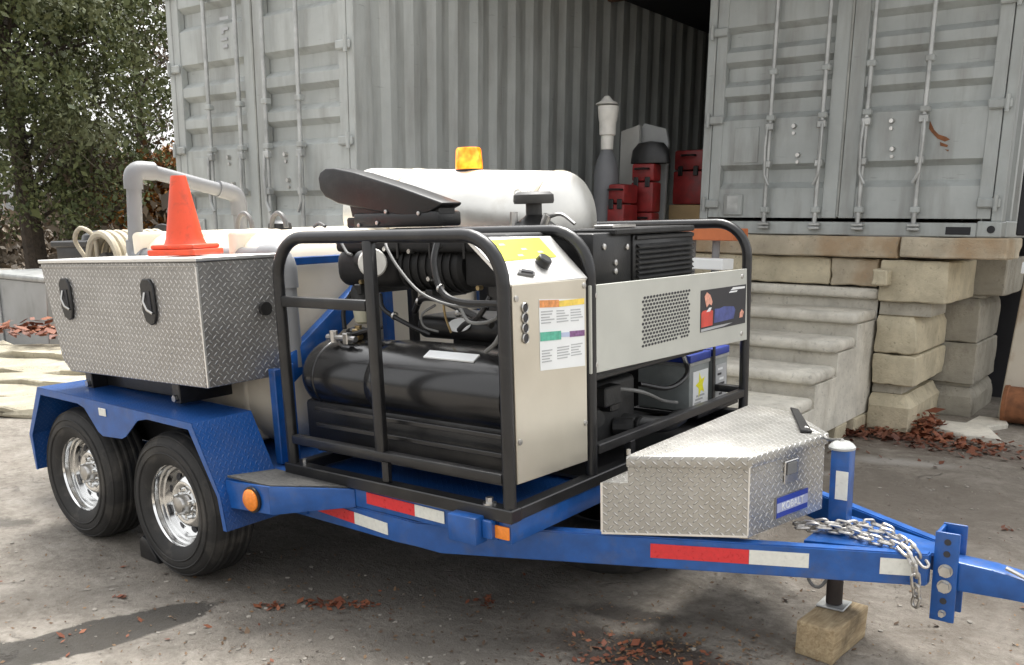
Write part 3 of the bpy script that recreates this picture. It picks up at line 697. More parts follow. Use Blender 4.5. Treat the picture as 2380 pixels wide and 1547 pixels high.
def clumps(center, rad, nclump, per, spread, shell=.55):
    d = rng.normal(size=(nclump, 3)); d /= np.linalg.norm(d, axis=1)[:, None]
    r = rng.uniform(shell, 1, nclump)[:, None]; cc = np.asarray(center)+d*r*np.asarray(rad)
    # each clump is a drooping spray: leaves strung along a short arc that leaves the crown's middle
    dr = d*np.array([1, 1, .3])+rng.normal(0, .45, (nclump, 3)); dr[:, 2] -= .45; dr /= np.linalg.norm(dr, axis=1)[:, None]
    t = rng.uniform(-.5, 1.0, (nclump, per, 1)); ln = rng.uniform(1.2, 2.8, (nclump, 1, 1))*spread
    p = cc[:, None, :]+dr[:, None, :]*t*ln+rng.normal(size=(nclump, per, 3))*spread*(.18+.35*(1-np.abs(t)))
    p[..., 2] -= (t[..., 0]**2)*spread*.5
    return p.reshape(-1, 3), cc
def tree(name, label, base, height, crown_c, crown_r, mat, barkm, nclump, per, spread, lsize, trunk_r, limbs=14, group='trees behind the yard', shell=.35, twigs=0):
    base = Vector(base); t = thing(name, label, 'tree', base, 'W', group)
    pts, cc = clumps(crown_c, crown_r, nclump, per, spread, shell)
    b = MB(); top = base+Vector((random.uniform(-.3, .3), random.uniform(-.3, .3), height))
    mid = [base+(top-base)*f+Vector((random.uniform(-.12, .12), random.uniform(-.12, .12), 0)) for f in (0, .25, .5, .75, 1)]
    mid[0] = base; b.tube(curve(mid, 5), trunk_r, 10, taper=.25); b.build('trunk', barkm, t)
    b = MB()
    idx = rng.choice(len(cc), min(limbs, len(cc)), replace=False)
    for i in idx:
        p = Vector(cc[i]); f = min(.95, max(.2, (p.z-base.z)/height-.12)); q = base+(top-base)*f
        m1 = q.lerp(p, .5)+Vector((random.uniform(-.2, .2), random.uniform(-.2, .2), random.uniform(0, .25)))
        b.tube(curve([q, m1, p], 5), trunk_r*.30*random.uniform(.5, 1), 5, taper=.2)
        for k in range(twigs):
            s_ = m1.lerp(p, random.uniform(.1, 1)); e = s_+Vector((random.uniform(-.9, .9), random.uniform(-.9, .9), random.uniform(-.5, .6)))
            b.tube([s_, s_.lerp(e, .5)+Vector((0, 0, random.uniform(-.1, .1))), e], .012, 4, taper=.3)
    b.build('limbs', barkm, t)
    me = leaves_mesh('crown', mat, pts-np.array(base), lsize); o = bpy.data.objects.new('crown', me); COL.objects.link(o); o.parent = t; ORG[o.name] = base
    return t
tree('evergreen_tree', 'dense dark evergreen tree at the far left edge', (-12.2, 5.2, 0), 7.5, (-12.0, 5.3, 4.3), (2.3, 2.3, 3.3), LEAF_G, BARK, 330, 165, .33, .038, .20, 26)
tree('evergreen_tree', 'second evergreen tree with drooping boughs right of the darkest one', (-13.6, 6.5, 0), 8.0, (-13.5, 6.4, 5.6), (1.25, 1.25, 2.6), LEAF_G, BARK, 115, 120, .32, .037, .16, 22)
tree('bare_tree', 'thin half-bare brown tree against the white sky beside the left container', (-15.6, 9.3, 0), 9.5, (-15.4, 9.2, 5.9), (2.3, 2.3, 3.2), LEAF_B, BARK, 120, 60, .34, .040, .13, 60, twigs=7)
tree('autumn_tree', 'small orange autumn tree beside the left container', (-13.2, 7.95, 0), 2.6, (-13.2, 7.9, 2.1), (1.25, 1.25, .85), LEAF_O, BARK2, 80, 110, .20, .06, .05, 20)
tree('bare_tree', 'slender pale-barked bare tree in front of the brown thicket', (-11.6, 5.75, 0), 3.2, (-11.6, 5.75, 2.5), (.8, .8, .9), LEAF_B, BARK2, 30, 30, .2, .05, .07, 22, twigs=5)
def stuff_leaves(name, mat, pts, size, flat=False):
    c = pts.mean(0); c[2] = max(0, pts[:, 2].min()); me = leaves_mesh(name, mat, pts-c, size, flat)
    o = bpy.data.objects.new(name, me); COL.objects.link(o); o.location = c; o['kind'] = 'stuff'; return o
# brown thicket and far woodland
n = 26000; d = rng.uniform(0, 1, n); tx = np.stack([-17.5+rng.uniform(-4, 7.5, n), 8.3+rng.normal(0, .9, n), np.abs(rng.normal(0, 1.0, n))], -1)
tx[:, 1] += (tx[:, 0]+17)*-.30+1.6; stuff_leaves('thicket', LEAF_B, tx, .085)
n = 26000; ang = rng.uniform(-.2, 1.0, n); rr = rng.uniform(34, 42, n)
fx = np.stack([3.6-rr*np.cos(ang), -2+rr*np.sin(ang), np.abs(rng.normal(0, 1, n))*1.0], -1); stuff_leaves('far_woodland', LEAF_B, fx, .20)
# fallen leaves
def litter(cx, cy, sx, sy, rot, n, h=.02, base=0.004):
    u = rng.normal(size=(n, 2))*[sx, sy]; c_, s_ = math.cos(rot), math.sin(rot)
    return np.stack([cx+u[:, 0]*c_-u[:, 1]*s_, cy+u[:, 0]*s_+u[:, 1]*c_, base+np.abs(rng.normal(0, h, n))], -1)
lt = np.concatenate([litter(1.52, 5.10, .22, .09, .15, 260, .02), litter(1.95, 5.30, .30, .11, .1, 300, .015), litter(1.88, 5.62, .06, .10, .2, 260, .05), litter(1.30, 4.95, .14, .10, .3, 160, .02), litter(2.15, 5.05, .26, .10, .1, 130, .010), litter(1.9, 4.9, .6, .25, .2, 90, .008)])
stuff_leaves('leaf_drift', LEAF_R, lt, .028, True)
lt = np.concatenate([litter(-7.1, 2.45, .45, .18, .3, 500, .06), litter(-6.3, 2.4, .3, .15, .3, 160, .05, .41)]); stuff_leaves('leaf_drift', LEAF_R, lt, .055, True)
lt = np.concatenate([litter(.62, .05, .05, .02, .4, 26, .006), litter(.83, .23, .10, .025, .6, 60, .008), litter(1.31, .645, .03, .025, .3, 22, .01), litter(2.1, .64, .17, .09, .4, 120, .008), litter(2.4, .55, .16, .08, .4, 50, .008),
                     litter(.02, -.30, .04, .01, .5, 8, .004), litter(2.9, 3.2, .03, .02, .4, 9, .006), litter(1.6, 1.6, 1.6, 1.2, 0, 60, .003), litter(.5, -.3, .7, .4, .6, 30, .003), litter(.22, -.62, .03, .02, .4, 4, .004)])
stuff_leaves('scattered_leaves', LEAF_R, lt, .014, True)
lt = np.concatenate([litter(1.4, .35, 1.0, .45, .5, 900, .002), litter(2.6, 2.0, .9, .8, .5, 500, .002), litter(2.15, .75, .3, .16, .4, 420, .006), litter(-.5, -.2, 1.2, .5, .4, 350, .002)])
stuff_leaves('twig_debris', LEAF_Y, lt, .007, True)
# loose stones of the yard
pb = MB()
for i in range(380):
    x, y = random.choice(((random.gauss(1.2, .55), random.gauss(.15, .3)), (random.gauss(2.4, .7), random.gauss(1.6, .8)), (random.gauss(-.3, .9), random.gauss(-.45, .35)), (random.gauss(2.3, .6), random.gauss(4.0, .7))))
    s_ = random.choice((.004, .005, .006, .009, .012))
    bmesh.ops.create_icosphere(pb.bm, subdivisions=1, radius=1, matrix=Matrix.Translation((x, y, s_*.2)) @ Matrix.Rotation(random.random()*6, 4, 'Z') @ Matrix.Diagonal((s_*random.uniform(.8, 1.6), s_, s_*.55, 1)))
o = pb.build('gravel', pm('gravel_stone', (.25, .23, .20), .85, var=.5, scale=2.5, bump=.2)); tag(o, kind='stuff')

# ================================================================== TRAILER
YC = 1.266; YF = 2*YC
def my(y): return YF-y
tr = thing('utility_trailer', 'blue tandem-axle trailer with chrome wheels and red and white reflector strips', 'trailer', (.3, YC, 0), 'T')
def tp(mb, name, mat, parent=tr, **k): return mb.build(name, mat, parent, **k)
for y0, y1 in ((.27, .33), (my(.33), my(.27))):
    b = MB(); b.box(-1.72, 1.70, y0, y1, .416, .496, .006, 2); tp(b, 'side_rail', BLUE)
b = MB(); b.box(1.705, 1.767, .268, my(.268), .415, .497, .006, 2); tp(b, 'front_rail', BLUE)
b = MB(); b.box(-1.78, -1.722, .268, my(.268), .415, .497, .006, 2); tp(b, 'rear_rail', BLUE)
b = MB(); b.box(-1.72, 1.70, .335, my(.335), .470, .488, 0); tp(b, 'deck_plate', BLUE_D)
for x in (-1.3, -.6, .1, .8, 1.3):
    b = MB(); b.box(x, x+.05, .335, my(.335), .40, .468, .004); tp(b, 'crossmember', BLUE)
# tongue: rails run under the deck, then bend in to the coupler
def tongue(y_of):
    b = MB(); pts = [(-1.5, .27), (1.18, .27), (1.27, .285), (1.36, .325), (2.96, 1.165)]; th = .062
    ztop = lambda x: .414 if x <= 1.2 else .405-.0355*(x-1.27)
    zbot = lambda x: .330-.0457*(x-.644) if x < 1.3 else ztop(x)-.122
    off = [(0, th), (0, th), (-.4*th, .92*th), (-.49*th, .90*th), (-.0, .75*th)]
    rings = []
    for (x, y), (ox, oy) in zip(pts, off):
        a, c = ztop(x), max(.22, min(zbot(x), .345))
        q = [(x, y, a), (x+ox, y+oy, a), (x+ox, y+oy, c), (x, y, c)]
        rings.append([b.bm.verts.new((p[0], y_of(p[1]), p[2])) for p in q])
    for A, B in zip(rings, rings[1:]):
        for i in range(4): b.bm.faces.new((A[i], A[(i+1) % 4], B[(i+1) % 4], B[i]))
    b.bm.faces.new(rings[0]); b.bm.faces.new(rings[-1][::-1])
    bmesh.ops.recalc_face_normals(b.bm, faces=b.bm.faces[:])
    bmesh.ops.bevel(b.bm, geom=b.bm.edges[:], offset=.005, segments=2, affect='EDGES', clamp_overlap=True)
    return b
tp(tongue(lambda y: y), 'tongue_rail', BLUE); tp(tongue(my), 'tongue_rail', BLUE)
b = MB(); b.prism([(2.54, YC-.20, .346), (2.98, YC-.05, .338), (2.98, YC+.05, .338), (2.54, YC+.20, .346)], (0, 0, -.012)); tp(b, 'tongue_plate', BLUE)
b = MB(); b.box(2.20, 2.26, .93, my(.93), .28, .35, .004); tp(b, 'tongue_crossmember', BLUE)
# reflector strips
def on_tongue(x):   # outer face of the near tongue rail
    return .325+(x-1.36)*(1.165-.325)/(2.96-1.36)
def strip(x0, x1, dz0, dz1, mat, name):
    zt = lambda x: .405-.0355*(x-1.27); n = Vector((.84, -1.6, 0)).normalized()*.003; b = MB()
    pts = [Vector((x, on_tongue(x), zt(x)-d))+n for x, d in ((x0, dz0), (x1, dz0), (x1, dz1), (x0, dz1))]
    b.prism(pts, -n*.6); return tp(b, name, mat)
strip(2.085, 2.405, .024, .080, RED, 'red_reflector'); strip(2.406, 2.595, .024, .080, WHITE, 'white_reflector'); strip(2.815, 2.93, .022, .084, WHITE, 'white_reflector')
def strip2(x0, x1, z0a, z0b, h, mat, name, y=.27):
    b = MB(); b.prism([(x0, y-.004, z0a), (x1, y-.004, z0b), (x1, y-.004, z0b-h), (x0, y-.004, z0a-h)], (0, .0025, 0)); return tp(b, name, mat)
strip2(1.02, 1.29, .492, .487, .048, RED, 'red_reflector', .268); strip2(1.291, 1.445, .487, .484, .048, WHITE, 'white_reflector', .268)
strip2(.665, .935, .408, .391, .05, RED, 'red_reflector'); strip2(.936, 1.13, .391, .379, .05, WHITE, 'white_reflector')
# stake pocket and amber marker at the front corner
b = MB(); b.box(1.52, 1.655, .20, .267, .408, .512, .006, 2); tp(b, 'stake_pocket', BLUE)
b = MB(); b.box(1.655, 1.700, .235, .267, .43, .50, .004); b.build('pocket_lip', BLUE, tr)
b = MB(); b.box(1.668, 1.762, .256, .2665, .432, .482, .005, 2); tp(b, 'marker_light', AMBER)
# fenders
FP = [(-1.205, .33), (-1.225, .52), (-1.06, .785), (.295, .752), (.455, .45), (.476, .305)]
def fender(y_of):
    ya, yb2, th = -.035, .268, .006
    b = MB()
    for yy in (0,):
        ro = [[b.bm.verts.new((x, y_of(y), z)) for x, z in FP] for y in (ya, yb2)]
        ri = [[b.bm.verts.new((x+dx, y_of(y), z-dz)) for (x, z), (dx, dz) in zip(FP, ((th, 0), (th, 0), (.004, th), (-.004, th), (-th, 0), (-th, 0)))] for y in (ya, yb2)]
        for k in range(len(FP)-1):
            b.bm.faces.new((ro[0][k], ro[0][k+1], ro[1][k+1], ro[1][k])); b.bm.faces.new((ri[0][k], ri[1][k], ri[1][k+1], ri[0][k+1]))
            b.bm.faces.new((ro[0][k], ri[0][k], ri[0][k+1], ro[0][k+1])); b.bm.faces.new((ro[1][k], ro[1][k+1], ri[1][k+1], ri[1][k]))
        for e in (0, -1): b.bm.faces.new((ro[0][e], ro[1][e], ri[1][e], ri[0][e]))
    f = tp(b, 'fender', BLUE_D, ang=25)
    b = MB()
    sk = [(-1.205, .33), (-1.225, .52), (-1.06, .785), (.295, .752), (.455, .45), (.476, .305), (.452, .305), (.432, .45), (.27, .722), (-.05, .731), (-.13, .715), (-.245, .628), (-.285, .612), (-.455, .604), (-.495, .622), (-.60, .725), (-.66, .741), (-1.035, .748), (-1.195, .515), (-1.19, .33)]
    b.prism([(x, y_of(ya-.0005), z) for x, z in sk], (0, y_of(.005)-y_of(0), 0)); b.build('fender_skirt', BLUE, f)
    b = MB(); b.box(-1.15, .16, min(y_of(.262), y_of(.268)), max(y_of(.262), y_of(.268)), .50, .70, 0); b.build('inner_guard', BLACK, f)
    return f
f0 = fender(lambda y: y); fender(my)
b = MB(); b.box(-.458, -.395, -.0405, -.0362, .705, .742, .002); b.build('rating_sticker', WHITE, f0)
# step in front of the near fender
b = MB(); b.prism([(.440, .005, .395), (.735, .005, .415), (.735, .005, .535), (.440, .005, .515)], (0, .012, 0), .003); stp = tp(b, 'step', BLUE)
b = MB(); b.prism([(.738, .005, .415), (.95, .267, .415), (.95, .267, .492), (.738, .005, .535)], (-.012, .004, 0), .002); b.build('step_side', BLUE, stp)
b = MB(); b.prism([(.448, .012, .536), (.736, .012, .538), (.925, .262, .502), (.448, .262, .506)], (0, 0, -.008)); b.build('tread_plate', TREAD_D, stp)
b = MB(); b.lathe([(0, 0), (.055, 0), (.055, .010), (.045, .012)], (.625, .0045, .463), (0, -1, 0), 24); ml = tp(b, 'round_marker_light', BLACKP)
b = MB(); b.lathe([(.046, .009), (.046, .018), (.036, .026), (0, .030)], (.625, .0045, .463), (0, -1, 0), 24); b.build('lens', AMBER, ml)
b = MB(); b.prism([(.438, .27, .31), (.64, .27, .33), (.64, .27, .41), (.438, .27, .41)], (0, -.012, 0)); tp(b, 'fender_gusset', BLUE)
# wheels: tyres stand on the yard, so their hubs are given in the yard's frame
def wheel(xc, y_out, side, first):
    """side -1: outer face towards -y. Everything is built in yard coordinates then moved into the trailer frame."""
    e = bpy.data.objects.new('wheel', None); COL.objects.link(e); e.empty_display_size = .1; e.parent = tr
    loc = TI @ Matrix.Translation((xc, y_out, .3356))
    if side > 0: loc = loc @ Matrix.Rotation(PI, 4, 'Z')
    e.matrix_local = Matrix.Translation(-ORG[tr.name]) @ loc; ORG[e.name] = Vector()
    e['kind'] = ''; del e['kind']
    if first is None:
        # tyre
        W2 = .205; R0 = .338
        pr = [(.19, .008), (.205, -.006), (.235, -.018), (.27, -.022), (.300, -.014), (.322, .004), (.333, .022), (R0, .05), (R0+.001, .10), (R0, .155), (.333, .183), (.322, .20), (.30, .218), (.27, .226), (.235, .222), (.205, .21), (.19, .197)]
        b = MB(); b.lathe(pr, (0, 0, 0), (0, 1, 0), 64)
        # flatten the contact patch, bulge the foot
        for v in b.bm.verts:
            if v.co.z < -.318:
                k = (-.318-v.co.z)/.02; v.co.z = -.318-(.0175*min(1, k)); v.co.y += (-.010 if v.co.y < .1 else .010)*k*.8
        ty = b.build('tyre', RUBBER, e, ang=60)
        b = MB()
        for rr, hh in ((.322, .003), (.25, -.0215), (.285, -.0205)):
            b.lathe([(rr-.004, hh-.001), (rr, hh-.004), (rr+.004, hh-.001)], (0, 0, 0), (0, 1, 0), 64)
        b.build('sidewall_rib', RUBBER, e)
        for k, gy in enumerate((.045, .08, .125, .16)):
            b = MB(); b.lathe([(R0-.0005, gy), (R0+.0025, gy+.002), (R0+.0025, gy+.022), (R0-.0005, gy+.024)], (0, 0, 0), (0, 1, 0), 64)
            for v in b.bm.verts:
                if v.co.z < -.333: v.co.z = -.3355
            b.build('tread_rib', RUBBER, e, ang=60)
        # rim with stepped barrel
        b = MB(); b.lathe([(.192, .03), (.199, .004), (.209, -.004), (.210, .004), (.202, .010), (.196, .022), (.190, .024), (.187, .040), (.178, .044), (.176, .058), (.166, .062), (.163, .082), (.158, .088)], (0, 0, 0), (0, 1, 0), 48)
        b.build('rim', CHROME, e, ang=50)
        b = MB(); b.lathe([(.160, .086), (.150, .080), (.125, .070), (.105, .058), (.090, .056), (.075, .066), (.052, .068), (.048, .060)], (0, 0, 0), (0, 1, 0), 48)
        b.build('wheel_disc', CHROME, e, ang=50)
        b = MB(); b.lathe([(.048, .060), (.046, .034), (.038, .022), (.018, .016), (0, .015)], (0, 0, 0), (0, 1, 0), 24); b.build('hub_cap', STEEL, e)
        for k in range(5):
            a_ = 2*PI*k/5+.3; b = MB(); b.cyl((.066*math.cos(a_), .062, .066*math.sin(a_)), (.066*math.cos(a_), .036, .066*math.sin(a_)), .0115, .009, 6); b.build('lug_nut', CHROME, e)
        for k in range(8):
            a_ = 2*PI*(k+.5)/8; c_, s_ = math.cos(a_), math.sin(a_); b = MB()
            b.lathe([(0, 0), (.0175, 0), (.0175, .003), (0, .003)], (.128*c_, .0655, .128*s_), (-.30*c_, 1, -.30*s_), 12); b.build('vent_hole', INK, e)
    else:
        for c in first.children:
            q = c.copy(); COL.objects.link(q); q.parent = e; ORG[q.name] = Vector()
    return e
w0 = wheel(0, 0, -1, None); wheel(-.845, 0, -1, w0); wheel(0, YF+.06, 1, w0); wheel(-.845, YF+.06, 1, w0)
b = MB()
for x in (0, -.845): b.cyl((x, .18, .33), (x, my(.18), .33), .032, seg=12)
tp(b, 'axles', BLACK)
# spare tyre slung under the tongue
b = MB(); b.lathe([(.19, 0), (.21, -.03), (.27, -.045), (.32, -.02), (.335, .03), (.335, .13), (.32, .18), (.27, .205), (.21, .19), (.19, .16)], (1.45, 1.48, -.02), (0, 0, 1), 48); tp(b, 'spare_tyre', RUBBER, ang=60)
# jack
jk = MB(); jk.box(2.569, 2.641, YC-.036, YC+.036, .33, .668, .006, 2); jack = tp(jk, 'jack', BLUE)
b = MB(); b.lathe([(.05, 0), (.05, .008), (.042, .018), (.03, .026), (0, .028)], (2.60, YC, .668), (0, 0, 1), 20); b.build('jack_cap', GALV, jack)
b = MB(); b.cyl((2.60, YC, .33), (2.60, YC, .036), .032, seg=20); b.build('jack_leg', pm('rusty_leg', (.055, .045, .042), .6, metal=.5, var=.4), jack)
b = MB(); b.box(2.545, 2.655, YC-.055, YC+.055, .026, .034, .003); b.build('jack_foot', GALV, jack)
b = MB(); b.box(2.594, 2.641, YC-.0395, YC-.0365, .475, .588, .001); b.build('white_reflector', WHITE, jack)
b = MB(); b.tube(curve([(2.60, YC, .70), (2.58, YC+.02, .695), (2.53, YC+.05, .685), (2.46, YC+.08, .70), (2.42, YC+.085, .712)], 5), .007, 8); b.build('jack_handle', STEEL, jack)
# coupler channel with bolts, then the coupler
cp = MB(); x0, x1 = 2.968, 3.052
for ya, yb_ in ((YC-.062, YC-.052), (YC+.052, YC+.062)): cp.box(x0, x1, ya, yb_, .085, .425, .012, 2)
cp.box(x0, x0+.012, YC-.0515, YC+.0515, .09, .42, .003); chn = tp(cp, 'coupler_channel', BLUE)
for zz, rr in ((.282, .021), (.222, .021), (.118, .011)):
    for sgn in (-1, 1):
        b = MB(); b.cyl((3.012, YC+sgn*.062, zz), (3.012, YC+sgn*.082, zz), rr, seg=6); b.cyl((3.012, YC+sgn*.062, zz), (3.012, YC+sgn*.066, zz), rr*1.2, seg=16); b.build('bolt', STEEL, chn)
for zz in (.345, .390, .165):
    b = MB(); b.lathe([(0, 0), (.012, 0), (.012, .002), (0, .002)], (3.012, YC-.0645, zz), (0, 1, 0), 12); b.build('bolt_hole', INK, chn)
b = MB()
b.prism([(2.985, YC-.050, .205), (3.24, YC-.046, .212), (3.42, YC-.045, .205), (3.44, YC-.045, .235), (3.42, YC-.045, .285), (3.30, YC-.045, .292), (3.16, YC-.046, .312), (2.985, YC-.050, .322)], (0, .096, 0), .010, 2); cpl = tp(b, 'coupler', BLUE)
b = MB(); b.lathe([(0, 0), (.045, 0), (.055, .02), (.052, .05), (.035, .075), (0, .085)], (3.40, YC, .21), (0, 0, 1), 20); b.build('ball_socket', BLUE, cpl)
b = MB(); b.tube([(3.20, YC-.035, .325), (3.27, YC-.05, .305), (3.33, YC-.05, .312)], .008, 6); b.build('latch', STEEL, cpl)

# safety chains lying over the tongue
LINK = MB(); LINK.tube(fillet([(-.026, 0, 0), (-.026, .0155, 0), (.026, .0155, 0), (.026, -.0155, 0), (-.026, -.0155, 0), (-.026, 0, 0)], .015, 3)[:-1], .0058, 6, closed=True)
lk = LINK.build('link', CHAIN); lkm = lk.data; bpy.data.objects.remove(lk)
def chain(label, pts):
    pts = curve(pts, 14); t = thing('safety_chain', label, 'chain', tuple(pts[-1][:2])+(pts[-1].z,), 'T', 'safety chains on the tongue')
    d = 0; acc = 0; step = .040; k = 0; o = ORG[t.name]; prev = pts[0]
    dist = [0]
    for a, c in zip(pts, pts[1:]): dist.append(dist[-1]+(c-a).length)
    s_ = 0
    while s_ < dist[-1]:
        i = max(j for j in range(len(dist)) if dist[j] <= s_); i = min(i, len(pts)-2)
        f = (s_-dist[i])/max(1e-6, dist[i+1]-dist[i]); p = pts[i].lerp(pts[i+1], f); tg = (pts[i+1]-pts[i]).normalized()
        q = tg.to_track_quat('X', 'Z').to_matrix().to_4x4()
        M = Matrix.Translation(p-o) @ q @ Matrix.Rotation((PI/2 if k % 2 else 0)+random.uniform(-.3, .3), 4, 'X')
        l_ = bpy.data.objects.new('link', lkm); COL.objects.link(l_); l_.parent = t; l_.matrix_local = M; k += 1; s_ += step
    return t
chain('galvanised safety chain draped along the tongue and hanging beside the coupler channel', [(2.50, 1.16, .362), (2.58, 1.17, .372), (2.66, 1.19, .366), (2.76, 1.17, .362), (2.83, 1.16, .360), (2.885, 1.135, .352), (2.925, 1.11, .315), (2.935, 1.115, .25), (2.94, 1.12, .19), (2.935, 1.125, .165)])
chain('galvanised safety chain bunched on the tongue plate behind the jack', [(2.52, 1.20, .366), (2.60, 1.205, .385), (2.70, 1.235, .372), (2.79, 1.25, .366), (2.85, 1.215, .364), (2.90, 1.17, .358), (2.945, 1.15, .32)])
chain('dark short safety chain coiled around the foot of the jack post', [(2.48, 1.19, .364), (2.55, 1.19, .37), (2.62, 1.20, .375), (2.68, 1.26, .378), (2.72, 1.32, .37), (2.80, 1.30, .36)])
b = MB(); b.tube(curve([(2.47, YC+.02, .235), (2.50, YC-.02, .12), (2.55, YC-.03, .10), (2.58, YC-.01, .16), (2.57, YC, .22), (2.54, YC, .235)], 5), .007, 8)
rebase(tag(b.build('cable_loop', GREYHOSE, frame='T'), 'grey breakaway cable looped under the tongue beside the jack leg', 'cable'))

ck = MB(); ck.prism([(-.36, .02, .0), (-.20, .02, .0), (-.22, .02, .035), (-.29, .02, .105), (-.33, .02, .115), (-.36, .02, .09)], (0, .14, 0), .008, 2)
rebase(tag(ck.build('wheel_chock', BLACKP), 'black rubber chock wedged behind the front near tyre', 'wheel chock'))

# timber block under the jack
a_ = -.064; Mb = Matrix.Translation((2.685, 1.027, 0)) @ Matrix.Rotation(a_, 4, 'Z')
b = MB(); b.box(-.152, 0, 0, .33, 0, .137, .006, 2); bmesh.ops.subdivide_edges(b.bm, edges=b.bm.edges[:], cuts=3, use_grid_fill=True)
o = b.build('timber_block', WOOD, rough=.003, ang=45); o.matrix_world = Mb; tag(o, 'rough sawn timber block under the jack foot', 'wood block')

# ================================================================== tongue toolbox
LP = [(2.02, .635), (2.413, .862), (2.515, 1.36), (2.25, 1.66), (2.02, 1.74)]
tb = thing('tongue_toolbox', 'diamond plate aluminium toolbox on the tongue, with a blue badge', 'toolbox', (2.2, YC, .385), 'T')
bp_ = [(1.915, .60), (2.402, .866), (2.508, 1.355), (2.25, 1.65), (1.915, 1.78)]
cx_, cy_ = 2.2, 1.2
b = MB(); b.prism([(1.925, .615, .385), (2.398, .873, .385), (2.502, 1.355, .385), (2.25, 1.64, .385), (1.925, 1.76, .385)], (0, 0, .203))
lower = b.build('box_base', TREAD, tb)
b = MB(); b.prism([(2.012, .663, .588), (2.398, .873, .588), (2.502, 1.355, .588), (2.25, 1.64, .588), (2.012, 1.73, .588)], (0, 0, .067)); b.build('box_upper', TREAD, tb)
b = MB(); b.prism([(p[0], p[1], .655) for p in LP], (0, 0, .045), .005, 2); lid = b.build('lid', TREAD, tb)
b = MB(); b.prism([(2.222, 1.700, .7015), (2.27, 1.675, .7015), (2.465, 1.31, .7015), (2.42, 1.30, .7015)], (0, 0, .012), .003); b.build('lid_strap', BLACKP, lid)
# badge on the front face
e1 = Vector((2.502-2.398, 1.355-.873, 0)).normalized(); nrm = Vector((e1.y, -e1.x, 0)); fo = Vector((2.398, .873, 0))
def onfront(s_, z, d): return fo+e1*s_+nrm*d+Vector((0, 0, z))
def fquad(s0, s1, z0, z1, d, th, name, mat, parent):
    b = MB(); b.prism([onfront(s0, z0, d), onfront(s1, z0, d), onfront(s1, z1, d), onfront(s0, z1, d)], nrm*th); return b.build(name, mat, parent)
bdg = fquad(.165, .385, .415, .505, .001, .004, 'badge_plate', STEEL, tb)
bb = fquad(.172, .378, .420, .500, .0052, .001, 'badge_blue_field', BLUEINK, bdg)
fquad(.172, .378, .441, .478, .0063, .0006, 'badge_letter_band', pm('badge_lilac', (.42, .45, .62), .4, var=.1, bump=0), bdg)
text_part('badge_lettering', 'KOBALT', .040, PAPER, bdg, basis(e1, nrm, onfront(.275, .4595, .0078)), sx=.98)
b = MB(); b.prism([onfront(.215, .545, .001), onfront(.305, .545, .001), onfront(.305, .635, .001), onfront(.215, .635, .001)], nrm*.006, .003); lt_ = b.build('paddle_latch', STEEL, tb)
b = MB(); b.prism([onfront(.225, .58, .008), onfront(.29, .58, .008), onfront(.29, .628, .008), onfront(.225, .628, .008)], nrm*.004, .002); b.build('latch_paddle', GREYHOSE, lt_)
for q0, q1, nm_ in (((1.925, .615), (2.398, .873), 'edge_trim'),):
    b = MB(); tn_ = Vector((.479, -.878, 0))*.0015
    b.prism([Vector((q0[0], q0[1], .386))+tn_, Vector((q1[0], q1[1], .386))+tn_, Vector((q1[0], q1[1], .394))+tn_, Vector((q0[0], q0[1], .394))+tn_], -tn_*.6); b.build('edge_trim', ALUP, tb)
b = MB(); b.prism([(1.924, .6135, .395), (1.931, .6165, .395), (1.931, .6165, .588), (1.924, .6135, .588)], (-.0012, -.0008, 0)); b.build('edge_trim', ALUP, tb)
b = MB(); b.prism([(2.396, .870, .395), (2.4015, .873, .395), (2.4015, .873, .655), (2.396, .870, .655)], (.001, -.0018, 0)); b.build('edge_trim', ALUP, tb)
b = MB(); b.cyl((2.02, .655, .70), (2.02, .655, .72), .008, seg=8); b.build('hinge_pin', STEEL, lid)

# ================================================================== side toolbox on the fender
sb = thing('side_toolbox', 'long diamond plate aluminium toolbox with two black locks above the fender', 'toolbox', (-.35, .3, .85), 'T')
sp_ = [(-1.02, 1.400), (.322, 1.418), (.306, .888), (-.86, .872), (-.925, .925)]
b = MB(); b.prism([(x, .05, z) for x, z in sp_], (0, .40, 0), .004); b.build('box_shell', TREAD_B, sb)
b = MB(); b.prism([(-1.03, .043, 1.402), (.332, .043, 1.420), (.332, .043, 1.437), (-1.03, .043, 1.419)], (0, .415, 0), .003); lid2 = b.build('lid', ALUP, sb)
b = MB(); b.prism([(-1.025, .044, 1.386), (.328, .044, 1.404), (.328, .044, 1.400), (-1.025, .044, 1.382)], (0, .004, 0)); b.build('lid_edge', STEEL, sb)
b = MB(); b.box(.318, .327, .044, .056, .892, 1.40, .002); b.build('corner_trim', ALUP, sb)
def lockpl(x, z):
    b = MB(); sh = [(-.052, .075), (-.03, .098), (.02, .098), (.048, .07), (.052, -.05), (.035, -.095), (0, -.105), (-.035, -.09), (-.055, -.04)]
    b.prism([(x+px, .049, z+pz) for px, pz in sh], (0, -.012, 0), .004); l_ = b.build('lock', BLACKP, sb)
    b = MB(); b.prism([(x-.022, .0365, z+.045), (x+.022, .0365, z+.045), (x+.028, .0365, z-.045), (x-.028, .0365, z-.045)], (0, -.003, 0)); b.build('lock_recess', INK, l_)
    b = MB(); b.tube(fillet([(x-.010, .032, z+.040), (x-.012, .022, z), (x+.012, .022, z-.035), (x+.035, .032, z-.05)], .012, 3), .006, 6); b.build('handle', STEEL, l_)
lockpl(-.785, 1.235); lockpl(-.052, 1.245)
for x0, x1 in ((-.86, -.80), (-.08, -.02)):
    b = MB(); b.box(x0, x1, .12, .40, .775, .874, .004); b.build('mounting_bracket', BLACK, sb)
b = MB(); b.box(-.80, -.08, .20, .36, .78, .872, .004); b.build('support_channel', BLACK, sb)
